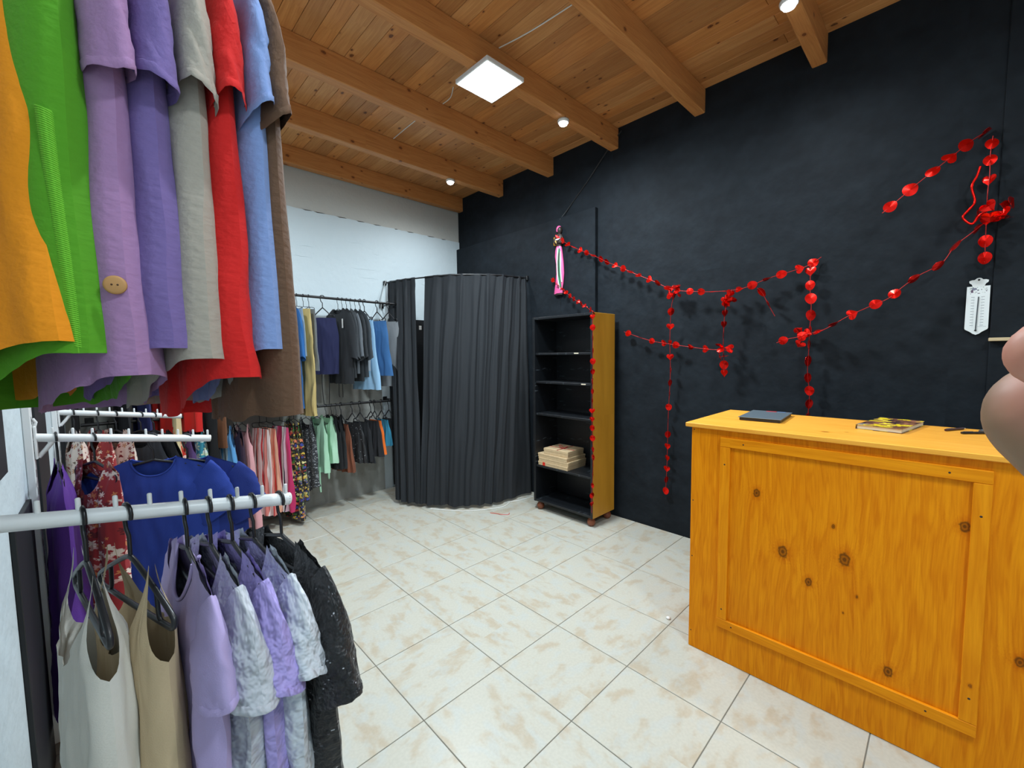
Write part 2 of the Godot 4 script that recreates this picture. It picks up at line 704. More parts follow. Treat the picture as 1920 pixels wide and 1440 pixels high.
	part(wr, "wall_body", boxm(Vector3(0.12, 3.9, FRONT_Z - BACK_Z + 0.3), 0.001), M.black_wall, Vector3(WALL_X + 0.06, 1.83, (FRONT_Z + BACK_Z) / 2))
	part(wr, "thick_stretch", boxm(Vector3(0.048, 2.96, -2.385 - BACK_Z), 0.004), M.black_wall, Vector3(WALL_X - 0.024, 1.48, (-2.385 + BACK_Z) / 2))
	part(wr, "panel", boxm(Vector3(0.02, 3.6, 0.9), 0.003), M.black_wall, Vector3(WALL_X - 0.006, 1.8, 0.60))

	# left wall, white, with black painted boards
	var wl := structure("wall_left")
	part(wl, "wall_body", boxm(Vector3(0.12, 3.9, FRONT_Z - BACK_Z + 0.3), 0.001), M.white_wall, Vector3(LEFT_X - 0.06, 1.83, (FRONT_Z + BACK_Z) / 2))
	part(wl, "black_board", boxm(Vector3(0.014, 2.5, 0.40), 0.002), M.black_paint, Vector3(LEFT_X + 0.007, 1.25, -2.92))
	part(wl, "black_board", boxm(Vector3(0.014, 2.5, 0.34), 0.002), M.black_paint, Vector3(LEFT_X + 0.007, 1.25, -4.05))
	part(wl, "black_board", boxm(Vector3(0.014, 0.20, 0.16), 0.002), M.black_paint, Vector3(LEFT_X + 0.007, 1.335, -1.9))
	part(wl, "black_board", boxm(Vector3(0.014, 1.05, 0.40), 0.002), M.black_paint, Vector3(LEFT_X + 0.007, 0.525, -2.2))
	# wall behind the camera
	var wf := structure("wall_front")
	part(wf, "wall_body", boxm(Vector3(WALL_X - LEFT_X + 0.3, 3.9, 0.12), 0.001), M.white_wall, Vector3((WALL_X + LEFT_X) / 2, 1.83, FRONT_Z + 0.06))


# wall skin whose top edge wanders a little
func ragged_slab(x0: float, x1: float, y0: float, y1: float, z: float, thick: float, seed: int, rough: float) -> ArrayMesh:
	var f := noise(seed, 2.2, 4)
	var m := MB.new()
	var k := 90
	var top := []
	for i in k + 1:
		var x := lerpf(x0, x1, float(i) / k)
		top.append(Vector3(x, y1 + f.get_noise_1d(x * 3.0) * rough, z + thick))
	for i in k:
		var a: Vector3 = top[i]
		var b: Vector3 = top[i + 1]
		m.poly([Vector3(a.x, y0, a.z), Vector3(b.x, y0, b.z), b, a], Vector3.BACK)
		m.poly([a, b, b - Vector3(0, 0, thick), a - Vector3(0, 0, thick)], Vector3.UP)
	m.poly([Vector3(x1, y0, z + thick), Vector3(x1, y0, z), Vector3(x1, y1, z), Vector3(x1, y1, z + thick)], Vector3.RIGHT)
	m.poly([Vector3(x0, y0, z + thick), Vector3(x0, y0, z), Vector3(x0, y1, z), Vector3(x0, y1, z + thick)], Vector3.LEFT)
	return m.mesh()


# ---------------------------------------------------------------- counter

func build_counter() -> void:
	var zl := -0.91
	var zr := 0.79
	var w := zr - zl
	var t := thing("shop_counter", "orange varnished pine shop counter with a framed front panel", "counter", Vector3(2.17, 0, (zl + zr) / 2))
	part(t, "front_panel", boxm(Vector3(0.02, 1.188, w), 0.002, 1, Vector2(w / 2, 0.594)), M.counter, Vector3(0.01, 0.595, 0))
	part(t, "side_panel", boxm(Vector3(0.56, 1.188, 0.02), 0.002, 1, Vector2(0.2, 0.594)), M.counter, Vector3(0.30, 0.595, -w / 2 + 0.01))
	part(t, "side_panel", boxm(Vector3(0.56, 1.188, 0.02), 0.002, 1, Vector2(0.9, 0.594)), M.counter, Vector3(0.30, 0.595, w / 2 - 0.01))
	part(t, "inner_shelf", boxm(Vector3(0.54, 0.018, w - 0.06), 0.002, 2, Vector2(0.1, 0.3)), M.counter_top, Vector3(0.30, 0.72, 0))
	part(t, "countertop", boxm(Vector3(0.645, 0.022, w + 0.05), 0.003, 2, Vector2(0.33, 0.86)), M.counter_top, Vector3(0.30, 1.200, 0))
	# flat strips nailed on as a frame
	var fl := -0.765
	var fr := 0.125
	var zc := -(zl + zr) / 2
	part(t, "moulding_strip", boxm(Vector3(0.014, 0.046, fr - fl), 0.002, 2, Vector2(0.05, 0.4)), M.counter_trim, Vector3(-0.007, 1.13, (fl + fr) / 2 + zc))
	part(t, "moulding_strip", boxm(Vector3(0.014, 0.046, fr - fl), 0.002, 2, Vector2(0.15, 0.9)), M.counter_trim, Vector3(-0.007, 0.205, (fl + fr) / 2 + zc))
	part(t, "moulding_strip", boxm(Vector3(0.0135, 0.878, 0.046), 0.002, 1, Vector2(0.22, 0.1)), M.counter_trim, Vector3(-0.007, 0.6675, fl + 0.023 + zc))
	part(t, "moulding_strip", boxm(Vector3(0.0135, 0.878, 0.046), 0.002, 1, Vector2(0.10, 0.8)), M.counter_trim, Vector3(-0.007, 0.6675, fr - 0.023 + zc))
	var sm := MB.new()
	sm.lathe([Vector2(0.0, 0.0), Vector2(0.003, 0.0), Vector2(0.0045, -0.0012), Vector2(0.0045, -0.003)], Vector3.ZERO, 10)
	var screw := sm.mesh()
	for q in [[1.175, -0.898, 0], [0.80, -0.898, 0], [0.5, -0.898, 0], [0.09, -0.898, 0], [1.13, -0.66, 1], [1.02, -0.742, 1], [0.28, -0.742, 1], [0.205, -0.695, 1], [1.13, 0.02, 1], [0.99, 0.102, 1], [0.32, 0.102, 1], [0.205, -0.005, 1]]:
		var s := part(t, "screw", screw, M.screw, Vector3(-0.0002 - 0.0143 * q[2], q[0], q[1] + zc))
		s.rotation.z = PI / 2


# ---------------------------------------------------------------- shelf and boxes

func build_shelf() -> void:
	var x0 := 3.06
	var x1 := 3.405
	var z0 := -2.875
	var z1 := -2.155
	var t := thing("bookcase", "tall open bookcase painted black inside with ochre sides on brown bun feet", "bookcase", Vector3(x0, 0, (z0 + z1) / 2))
	var inside := mat(rgb(34, 40, 47), 0.45)
	var wn := noise(131, 0.02, 4)
	inside.albedo_color = Color.WHITE
	inside.albedo_texture = paint_image(256, 256, func(x: int, y: int) -> Color:
		var k := wn.get_noise_2d(x * 0.5, y * 4.0)
		return Color(0.055, 0.068, 0.085).lerp(Color(0.26, 0.29, 0.31), smoothstep(0.42, 0.6, k)))
	inside.uv1_scale = Vector3(1.4, 1.4, 1)
	var on := noise(132, 0.01, 4)
	var ochre := tex_mat(paint_image(128, 512, func(x: int, y: int) -> Color:
		var k := 0.5 + 0.5 * on.get_noise_2d(x * 2.2, y * 0.5)
		return rgb(204, 148, 44).lerp(rgb(178, 124, 28), k)), 2.0, 0.5, 0.5)
	var d := x1 - x0
	var w := z1 - z0
	var bot := 0.085
	var top := 1.93
	var h := top - bot
	var rt := part(t, "side_panel", boxm(Vector3(d, h, 0.022), 0.002, 1), ochre, Vector3(d / 2, bot + h / 2, w / 2 - 0.011))
	rt.set_meta("label", "ochre painted outer side")
	part(t, "side_panel", boxm(Vector3(d, h, 0.022), 0.002, 1), ochre, Vector3(d / 2, bot + h / 2, -w / 2 + 0.011))
	part(t, "side_lining", boxm(Vector3(d - 0.002, h - 0.002, 0.004), 0.001, 1), inside, Vector3(d / 2 - 0.001, bot + h / 2, w / 2 - 0.024))
	part(t, "side_lining", boxm(Vector3(d - 0.002, h - 0.002, 0.004), 0.001, 1), inside, Vector3(d / 2 - 0.001, bot + h / 2, -w / 2 + 0.024))
	part(t, "front_edge", boxm(Vector3(0.004, h, 0.024), 0.001, 1), inside, Vector3(-0.002, bot + h / 2, w / 2 - 0.0125))
	part(t, "front_edge", boxm(Vector3(0.004, h, 0.024), 0.001, 1), inside, Vector3(-0.002, bot + h / 2, -w / 2 + 0.0125))
	part(t, "back_panel", boxm(Vector3(0.008, h - 0.01, w - 0.046), 0.001, 1), inside, Vector3(d - 0.006, bot + h / 2, 0))
	part(t, "top_board", boxm(Vector3(d, 0.022, w - 0.05), 0.002, 2), inside, Vector3(d / 2, top - 0.012, 0))
	part(t, "base_board", boxm(Vector3(d, 0.022, w - 0.05), 0.002, 2), inside, Vector3(d / 2, bot + 0.012, 0))
	for y in [1.572, 1.293, 0.975, 0.45]:
		var b := part(t, "shelf_board", boxm(Vector3(d - 0.02, 0.02, w - 0.054), 0.002, 2, Vector2(y, y * 0.3)), inside, Vector3(d / 2, y, 0))
		if y > 1.2:
			part(b, "chipped_edge", boxm(Vector3(0.001, 0.010, 0.05), 0.0003), mat(rgb(208, 196, 170), 0.9), Vector3(-d / 2 + 0.0097, 0.003, 0.17 if y > 1.5 else 0.25))
	var fm := MB.new()
	fm.lathe([Vector2(0.012, 0.0), Vector2(0.026, 0.006), Vector2(0.036, 0.022), Vector2(0.038, 0.036), Vector2(0.034, 0.054), Vector2(0.024, 0.068), Vector2(0.02, 0.075), Vector2(0.03, 0.078), Vector2(0.03, bot)])
	var foot := fm.mesh()
	var brown := mat(rgb(122, 66, 40), 0.45)
	for q in [[0.045, -1], [0.045, 1], [d - 0.045, -1], [d - 0.045, 1]]:
		part(t, "bun_foot", foot, brown, Vector3(q[0], 0, q[1] * (w / 2 - 0.05)))

	# kraft boxes on the fourth shelf
	var kn := noise(140, 0.05, 3)
	var kraft := tex_mat(paint_image(256, 256, func(x: int, y: int) -> Color:
		return rgb(196, 170, 132) * (1.0 + 0.06 * kn.get_noise_2d(x, y * 0.3))), 2.0, 2.0, 0.85)
	var red_tape := mat(rgb(206, 40, 24), 0.5)
	var red_cord := mat(rgb(150, 30, 26), 0.6)
	var y := 0.4605
	var words := ["bottom flat kraft box with a red sticker in the stack on the bookcase", "second flat kraft box up in the stack on the bookcase", "third flat kraft box up in the stack on the bookcase", "small kraft box tied with dark ribbon on top of the stack"]
	for i in 4:
		var s := Vector3(0.29, 0.039, 0.375) if i < 3 else Vector3(0.26, 0.058, 0.30)
		var jig: float = [0.0, 0.004, -0.006, 0.03][i]
		var c := Vector3(3.078 + s.x / 2 + absf(jig) * 0.5, y, -2.645 + jig + (0.0 if i < 3 else -0.005))
		var b := thing("cardboard_box", words[i], "box", c, deg_to_rad([0.0, 0.6, -0.8, 1.5][i]), "kraft boxes on the bookcase")
		part(b, "tray", boxm(Vector3(s.x - 0.004, s.y - 0.001, s.z - 0.004), 0.0015), kraft, Vector3(0, s.y / 2 + 0.0002, 0))
		part(b, "lid", boxm(Vector3(s.x, s.y * 0.42, s.z), 0.0015), kraft, Vector3(0, s.y * 0.79, 0))
		if i == 0:
			part(b, "red_sticker", boxm(Vector3(0.0012, 0.034, 0.032), 0.0003), red_tape, Vector3(-s.x / 2 - 0.0006, s.y / 2, -0.11))
		if i == 3:
			part(b, "ribbon", boxm(Vector3(s.x + 0.002, 0.0016, 0.014), 0.0004), red_cord, Vector3(0, s.y + 0.0008, 0.02))
			part(b, "ribbon", boxm(Vector3(0.014, 0.0016, s.z + 0.002), 0.0004), red_cord, Vector3(-0.03, s.y + 0.0012, 0))
			var bow := MB.new()
			for sg in [-1.0, 1.0]:
				bow.tube(smooth([Vector3(0, 0, 0), Vector3(0.02, 0.016, sg * 0.03), Vector3(0, 0.024, sg * 0.05), Vector3(-0.02, 0.014, sg * 0.03), Vector3(0, 0, 0)], 4), 0.003, 5)
			part(b, "ribbon_bow", bow.mesh(), red_cord, Vector3(-0.03, s.y + 0.003, 0.02))
		y += s.y + 0.0012


# ---------------------------------------------------------------- changing booth

func plan_at(points: Array, t: float) -> Vector2:
	var f := clampf(t, 0.0, 1.0) * (points.size() - 1)
	var i := mini(int(f), points.size() - 2)
	var p0: Vector2 = points[maxi(i - 1, 0)]
	var p3: Vector2 = points[mini(i + 2, points.size() - 1)]
	return points[i].cubic_interpolate(points[i + 1], p0, p3, f - i)


func curtain_mesh(tops: Array, bots: Array, t0: float, t1: float, b0: float, b1: float, ytop: float, folds: float, seed: int) -> ArrayMesh:
	var m := MB.new()
	var f := noise(seed, 1.0, 2)
	var cols := int(200 * absf(t1 - t0)) + 24
	var rows := 30
	var R := []
	var U := []
	for i in rows + 1:
		var d := float(i) / rows
		var row := PackedVector3Array()
		var ur := PackedVector2Array()
		for j in cols + 1:
			var s := float(j) / cols
			var a := plan_at(tops, lerpf(t0, t1, s))
			var b := plan_at(bots, lerpf(b0, b1, s))
			var a2 := plan_at(tops, lerpf(t0, t1, s) + 0.01)
			var b2 := plan_at(bots, lerpf(b0, b1, s) + 0.01)
			var p := a.lerp(b, pow(d, 0.9))
			var q := a2.lerp(b2, pow(d, 0.9)) - p
			if q.length() < 1e-6:
				q = Vector2(1, 0)
			var nr := Vector2(q.y, -q.x).normalized()
			var len_m := s * folds
			var ph := len_m * TAU + 1.6 * f.get_noise_2d(s * 6.0, d * 1.4)
			var amp := 0.011 + 0.013 * f.get_noise_2d(s * 9.0 + 40.0, d * 0.8) + 0.006 * d
			if d < 0.035:
				amp *= 0.55
			p += nr * (sin(ph) * amp + 0.3 * amp * sin(ph * 2.7 + 1.0) + (0.004 if d < 0.045 and d > 0.03 else 0.0))
			var yb := 0.035 + 0.014 * f.get_noise_2d(s * 4.0, 9.0)
			row.append(Vector3(p.x, lerpf(ytop, yb, d), p.y))
			ur.append(Vector2(s * (t1 - t0) * 2.0, d * 2.4))
		R.append(row)
		U.append(ur)
	m.grid(R, U, Vector3(-0.6, 0, 0.8))
	return m.mesh()


func build_booth() -> void:
	var tops := [Vector2(2.37, -4.545), Vector2(2.40, -4.31), Vector2(2.48, -4.06), Vector2(2.61, -3.75), Vector2(2.79, -3.52), Vector2(3.02, -3.36), Vector2(3.26, -3.30), Vector2(3.405, -3.28)]
	var bots := [Vector2(2.26, -4.45), Vector2(2.16, -4.10), Vector2(2.17, -3.92), Vector2(2.265, -3.735), Vector2(2.43, -3.50), Vector2(2.67, -3.28), Vector2(2.91, -3.21), Vector2(3.37, -3.19)]
	var ry := 2.40
	var t := thing("curtain_rail", "curved black curtain rail of the corner changing booth", "curtain rail", Vector3(2.9, ry, -3.9))
	var path := []
	for i in 41:
		var p := plan_at(tops, i / 40.0)
		path.append(Vector3(p.x - 2.9, 0.012, p.y + 3.9))
	path[0].z = BACK_Z + 3.9 + 0.006
	part(t, "rail_tube", tubem(path, 0.008, 8), M.black_metal)
	part(t, "wall_bracket", boxm(Vector3(0.035, 0.05, 0.03), 0.004), M.black_metal, Vector3(2.37 - 2.9, 0.012, BACK_Z + 3.9 + 0.018))
	part(t, "wall_bracket", boxm(Vector3(0.03, 0.05, 0.035), 0.004), M.black_metal, Vector3(3.404 - 2.9, 0.012, -3.28 + 3.9))
	var black := cloth(rgb(25, 29, 34), M.weave, 30.0, 0.4, 0.8)
	black.rim = 0.06
	var ma := curtain_mesh(tops, bots, 0.03, 0.28, 0.14, 0.43, ry + 0.024, 4.0, 201)
	solo("curtain", "narrow black curtain hanging beside the clothes rail", "curtain", ma, black, Vector3.ZERO, "black curtains of the changing booth")
	var mb := curtain_mesh(tops, bots, 0.335, 0.985, 0.43, 0.985, ry + 0.024, 9.0, 202)
	solo("curtain", "wide black curtain closing the front of the changing booth", "curtain", mb, black, Vector3.ZERO, "black curtains of the changing booth")
	var bd := thing("changing_booth_board", "black board on the white wall inside the changing booth", "board", Vector3(2.80, 0, BACK_Z + 0.016))
	part(bd, "board", boxm(Vector3(0.8, 1.98, 0.016), 0.002), M.black_paint, Vector3(0, 1.02, 0))
	part(bd, "white_tag", boxm(Vector3(0.035, 0.05, 0.003), 0.001), M.white_plastic, Vector3(0.02, 1.915, 0.0095))
	# thin cord looped over the bracket
	var cord := MB.new()
	cord.tube(smooth([Vector3(-0.19, -0.44, 0.26), Vector3(-0.1, -0.2, 0.12), Vector3(0, 0.028, 0.034), Vector3(0.02, 0.026, 0.034), Vector3(0.09, -0.2, 0.12), Vector3(0.16, -0.42, 0.25)], 5), 0.0028, 5)
	solo("hanging_cord", "thin pale cord looped over the curtain rail bracket", "cord", cord.mesh(), mat(rgb(196, 200, 198), 0.8), Vector3(2.37, ry, BACK_Z))
	# white cable on the floor along the curtain hem
	var cab := MB.new()
	cab.tube(smooth([Vector3(2.30, 0.005, -3.62), Vector3(2.5, 0.005, -3.33), Vector3(2.72, 0.005, -3.18), Vector3(2.86, 0.005, -3.13), Vector3(2.96, 0.005, -3.155), Vector3(3.02, 0.005, -3.18), Vector3(3.12, 0.005, -3.14), Vector3(3.3, 0.005, -3.12)], 6), 0.0045, 6)
	solo("floor_cable", "white cable lying on the tiles along the curtain hem", "cable", cab.mesh(), M.white_plastic)
# ---------------------------------------------------------------- racks, hangers, garments

const ARM_Z := [-1.25, -2.49, -3.6]

func arm_y(x: float, upper := false) -> float:
	return 2.5 - 0.01 * (x - LEFT_X) if upper else 1.275 - 0.1525 * (x - LEFT_X)


func build_racks() -> void:
	var where := ["nearest the counter end", "in the middle", "by the back corner"]
	var stands := ["below the bright knit tops", "holding the royal blue shirts", "holding the printed dresses near the back corner"]
	for i in 3:
		var up := thing("wall_upright", "white slotted steel upright on the left wall, " + ["beside the bright knit tops", "beside the purple dress", "beside the printed dresses"][i], "upright", Vector3(LEFT_X, 0, ARM_Z[i]), 0.0, "slotted uprights on the left wall")
		part(up, "channel", boxm(Vector3(0.024, 2.7, 0.05), 0.003), M.white_metal, Vector3(0.0125, 1.36, 0))
		var slot := boxm(Vector3(0.0012, 0.03, 0.006), 0.0004)
		for k in 30:
			part(up, "slot", slot, M.black_metal, Vector3(0.0248, 0.5 + k * 0.07, 0.01))
		rack_arm(i, false, "white sloping rack arm with pegs " + stands[i])
	rack_arm(0, true, "white sloping rack arm carrying the bright knit tops")
	# black rails in front of the back wall on a post and brackets
	for q in [[2.16, 0.9, 2.36, "upper black clothes rail along the white wall"], [1.09, -0.16, 2.36, "lower black clothes rail along the grey plaster"]]:
		var x0: float = -0.16
		var x1: float = q[2]
		var r := thing("clothes_rail", q[3], "clothes rail", Vector3((x0 + x1) / 2, q[0], -4.3), 0.0, "black clothes rails on the back wall")
		var h := (x1 - x0) / 2
		part(r, "tube", tubem([Vector3(-h, 0.015, 0), Vector3(0, 0, 0), Vector3(h, -0.015, 0)], 0.0125, 10), M.black_metal)
		for s in [-0.97, 0.0, 0.97]:
			var bk := MB.new()
			bk.tube([Vector3(s * h, -0.015 * s, 0), Vector3(s * h, -0.015 * s, BACK_Z + 4.3 + 0.018)], 0.008, 8)
			bk.box(Vector3(s * h, -0.015 * s, BACK_Z + 4.3 + 0.017), Vector3(0.05, 0.05, 0.008), 0.001)
			part(r, "wall_bracket", bk.mesh(), M.black_metal)
	var po := thing("rail_post", "black square post at the left end of the clothes rails", "post", Vector3(-0.185, 0, -4.3))
	part(po, "post", boxm(Vector3(0.04, 2.25, 0.04), 0.003), M.black_metal, Vector3(0, 1.135, 0))
	part(po, "foot_plate", boxm(Vector3(0.1, 0.008, 0.1), 0.002), M.black_metal, Vector3(0, 0.0045, 0))


func rack_arm(i: int, upper: bool, label: String) -> void:
	var x0 := LEFT_X + 0.026
	var x1 := 0.342
	var y0 := arm_y(x0, upper)
	var t := thing("rack_arm", label, "rack arm", Vector3(x0, y0, ARM_Z[i]), 0.0, "sloping white rack arms on the left wall")
	var dx := x1 - x0
	var dy := arm_y(x1, upper) - y0
	var tube := MB.new()
	var path := []
	for k in 9:
		path.append(Vector3(dx * k / 8.0, dy * k / 8.0, 0))
	tube.tube(path, 0.0165, 14)
	part(t, "tube", tube.mesh(), M.white_metal)
	part(t, "bracket", boxm(Vector3(0.008, 0.13, 0.034), 0.002), M.white_metal, Vector3(0.004, -0.02, 0))
	var hk := MB.new()
	hk.tube([Vector3(0.008, -0.08, 0), Vector3(0.03, -0.05, 0), Vector3(0.05, -0.02, 0)], 0.008, 8)
	part(t, "gusset", hk.mesh(), M.white_metal)
	part(t, "catch", tubem([Vector3(0.0, 0.03, 0), Vector3(0.008, 0.06, 0), Vector3(0.0, 0.075, 0)], 0.006, 8), M.white_metal)
	var pin := MB.new()
	pin.lathe([Vector2(0.0, 0.0), Vector2(0.0045, 0.0), Vector2(0.0045, 0.024), Vector2(0.003, 0.026), Vector2(0.0, 0.026)], Vector3.ZERO, 10)
	var pm := pin.mesh()
	for k in 10:
		var f := 0.09 + 0.0995 * k
		part(t, "peg", pm, M.white_metal, Vector3(dx * f, dy * f + 0.0155, 0))
	var cap := MB.new()
	cap.lathe([Vector2(0.0, 0.003), Vector2(0.014, 0.003), Vector2(0.0165, 0.0), Vector2(0.0165, -0.004), Vector2(0.0, -0.004)], Vector3.ZERO, 14)
	var c := part(t, "end_cap", cap.mesh(), M.white_plastic, Vector3(dx, dy, 0))
	c.rotation.z = -PI / 2 - 0.15


# black plastic hanger hanging from the origin over a bar along z
func hanger_node(label: String, at: Vector3, turn: float, w: float, drop: float, kind: String, mt: Material, group: String) -> void:
	var t := thing("clothes_hanger", label, "hanger", at, turn, group)
	var thin := 0.0026 if kind == "wire" else 0.0042
	var rr := 0.0165 if kind == "wire" else 0.0212
	var hook := [Vector3(0, -0.1, 0), Vector3(0, -0.052, 0), Vector3(-0.012, -0.038, 0)]
	for k in 9:
		var a := deg_to_rad(215.0 - k * 31.0)
		hook.append(Vector3(cos(a), sin(a), 0) * rr)
	part(t, "hook", tubem(hook, thin, 8), mt)
	var b := MB.new()
	var y := -0.1
	if kind == "clip":
		var pts := []
		for p in [[0, -0.1], [0.012, -0.112], [0.05, -0.16], [0.058, -0.172], [0.075, -0.168], [0.086, -0.178], [0.086, -0.198], [0.07, -0.207], [0, -0.207]]:
			pts.append(Vector3(p[0] * w / 0.086, p[1], 0))
		b.tube(smooth(pts, 3), thin * 1.3, 7)
		var other := []
		for p in pts:
			other.append(Vector3(-p.x, p.y, 0))
		b.tube(smooth(other, 3), thin * 1.3, 7)
	else:
		var r := thin * (1.1 if kind == "wire" else 1.35)
		for s in [-1.0, 1.0]:
			b.tube(smooth([Vector3(0, y, 0), Vector3(s * 0.03, y - 0.008, 0), Vector3(s * w * 0.55, y - drop * 0.52, 0), Vector3(s * w * 0.95, y - drop, 0), Vector3(s * w * 1.0, y - drop - 0.016, 0), Vector3(s * w * 0.95, y - drop - 0.03, 0), Vector3(s * w * 0.8, y - drop - 0.032, 0)], 4), r, 8)
		b.tube([Vector3(-w * 0.8, y - drop - 0.032, 0), Vector3(0, y - drop - 0.033, 0), Vector3(w * 0.8, y - drop - 0.032, 0)], r, 8)
		if kind == "loop":
			for s in [-1.0, 1.0]:
				b.tube(smooth([Vector3(s * w * 0.62, y - drop * 0.6, 0), Vector3(s * w * 0.64, y - drop * 0.6 - 0.05, 0), Vector3(s * w * 0.7, y - drop - 0.03, 0)], 4), r * 0.8, 6)
	part(t, "shoulder_bar", b.mesh(), mt)


func width_at(P: Dictionary, d: float) -> float:
	var w: Array = P.w
	if d <= w[0][0]:
		return w[0][1]
	for i in w.size() - 1:
		if d < w[i + 1][0]:
			var f: float = (d - w[i][0]) / (w[i + 1][0] - w[i][0])
			return lerpf(w[i][1], w[i + 1][1], f * f * (3.0 - 2.0 * f))
	return w[w.size() - 1][1]


# front and back of a garment hanging in the x-y plane, neck at the origin
func body_mesh(P: Dictionary, seed: int) -> ArrayMesh:
	var m := MB.new()
	var f := noise(seed, 1.0, 2)
	var sw: float = P.w[0][1]
	var nu: float = P.nw / sw
	var us := [0.0]
	var nc: int = P.get("nc", 22)
	for i in range(1, nc + 1):
		us.append(float(i) / nc)
	if nu > 0.01:
		us.append(nu - 0.001)
		us.append(nu + 0.001)
	var su: float = P.get("su", 1.0)
	if su < 1.0:
		us.append(su)
		us.append(su + 0.02)
	us.sort()
	var all := []
	for i in range(us.size() - 1, 0, -1):
		all.append(-us[i])
	all.append_array(us)
	var nr: int = P.get("nr", 26)
	var th: float = P.th
	var fa: float = P.fa
	var fn: float = P.fn
	var arm: float = P.get("arm", 0.0)
	var len: float = P.len
	var lo: float = P.get("lo", 0.0)
	for side in [1.0, -1.0]:
		var neck: float = P.nf if side > 0 else P.nb
		var rows := []
		var uvs := []
		for k in nr + 1:
			var row := PackedVector3Array()
			var ur := PackedVector2Array()
			for u: float in all:
				var au := absf(u)
				var sh: float = P.sd * clampf((au - nu) / maxf(1.0 - nu, 0.01), 0.0, 1.0)
				var d0 := sh
				if au < nu:
					d0 = neck * pow(maxf(1.0 - pow(au / nu, 2.4), 0.0), 0.6)
				elif au > su:
					d0 = sh + (arm - sh) * pow((au - su) / (1.0 - su), 0.55)
				var dh: float = len - P.get("hn", 0.0) * smoothstep(-0.1, 1.0, u) - P.get("hf", 0.0) * smoothstep(-0.1, 1.0, -u) + P.get("hw", 0.006) * f.get_noise_2d(u * 3.0, side * 5.0) * (1.0 - pow(au, 4.0))
				if side > 0:
					dh += P.get("front_longer", 0.0)
				var d := lerpf(d0, dh, pow(float(k) / nr, 1.12))
				var x := u * width_at(P, d)
				var g := pow(maxf(1.0 - u * u, 0.0), 0.5)
				var rmp := smoothstep(0.0, 0.16, d - sh)
				var grow := smoothstep(0.05, len, d)
				var ph := fn * PI * u + f.get_noise_2d(u * 1.3, d * 2.5) * 2.2 + seed
				var z: float = side * (0.006 * (1.0 - pow(absf(u), 10.0)) + th * g * rmp * (0.75 + P.get("flare", 0.5) * grow))
				z += fa * (0.25 + 0.95 * grow) * rmp * (sin(ph) + 0.28 * sin(ph * 2.15 + 1.3))
				z += fa * 0.5 * f.get_noise_2d(u * 5.0 + 30.0 * side, d * 7.0) * g
				if d > dh - 0.024:
					z += side * 0.0018 * g
				z += P.get("bend", 0.0) * d * d + lo * d
				x += P.get("sway", 0.0) * d * d + 0.3 * fa * sin(d * 9.0 + seed) * au
				row.append(Vector3(x, -d, z))
				ur.append(Vector2(u * width_at(P, d) + (0.0 if side > 0 else 0.61), d))
			rows.append(row)
			uvs.append(ur)
		m.grid(rows, uvs, Vector3(0, 0, side))
	return m.mesh()


func sleeve_mesh(P: Dictionary, s: float, seed: int) -> ArrayMesh:
	var m := MB.new()
	var f := noise(seed + 11, 1.0, 2)
	var sw: float = P.w[0][1]
	var sl: float = P.sl
	var sa: float = P.get("sa", 0.5)
	var r0: float = P.get("sr0", 0.085)
	var r1: float = P.get("sr1", 0.075)
	var fl: float = P.get("sf", 0.42)
	var rows := []
	var uvs := []
	var n := 18
	var sides := 28
	var c := Vector3(s * (sw - 0.045), -P.sd - r0 * 0.62, 0)
	for i in n + 1:
		var t := float(i) / n
		var ang := lerpf(minf(sa + 0.55, 1.3), sa, smoothstep(0.0, 0.45, t))
		var dir := Vector3(s * sin(ang), -cos(ang), 0)
		if i > 0:
			c += dir * sl / n
		var maj := Vector3(cos(ang) * s, sin(ang), 0)
		var r := lerpf(r0, r1, smoothstep(0.0, 0.8, t))
		var ff := fl * lerpf(0.45, 1.0, smoothstep(0.0, 0.6, t))
		var row := PackedVector3Array()
		var ur := PackedVector2Array()
		for k in sides + 1:
			var a := TAU * k / sides
			var w: float = 1.0 + P.get("sw_fold", 0.10) * sin(a * 3.0 + seed + t * 2.0) * t + 0.1 * f.get_noise_2d(cos(a) * 2.0 + 5.0, sin(a) * 2.0 + t * 5.0)
			row.append(c + maj * cos(a) * r * w + Vector3(0, 0, sin(a) * r * ff * w + P.get("lo", 0.0) * -c.y + P.get("sbend", 0.0) * t * t) + dir * (0.018 * sin(a + seed) * t))
			ur.append(Vector2(a / TAU * r * 3.6, t * sl))
		rows.append(row)
		uvs.append(ur)
	m.grid(rows, uvs, Vector3.UP, true)
	# turned-in cuff
	var lip := []
	var lu := []
	var last: PackedVector3Array = rows[n]
	var mid := Vector3.ZERO
	for k in sides:
		mid += last[k]
	mid /= sides
	for q in [[1.0, 0.0], [1.035, 0.004], [1.03, 0.016], [0.96, 0.02]]:
		var row := PackedVector3Array()
		var ur := PackedVector2Array()
		for k in sides + 1:
			var back: Vector3 = (rows[n - 1][k] - last[k]).normalized()
			row.append(mid + (last[k] - mid) * q[0] + back * q[1])
			ur.append(Vector2(k * 0.01, q[1]))
		lip.append(row)
		lu.append(ur)
	m.grid(lip, lu, Vector3.UP, true)
	return m.mesh()


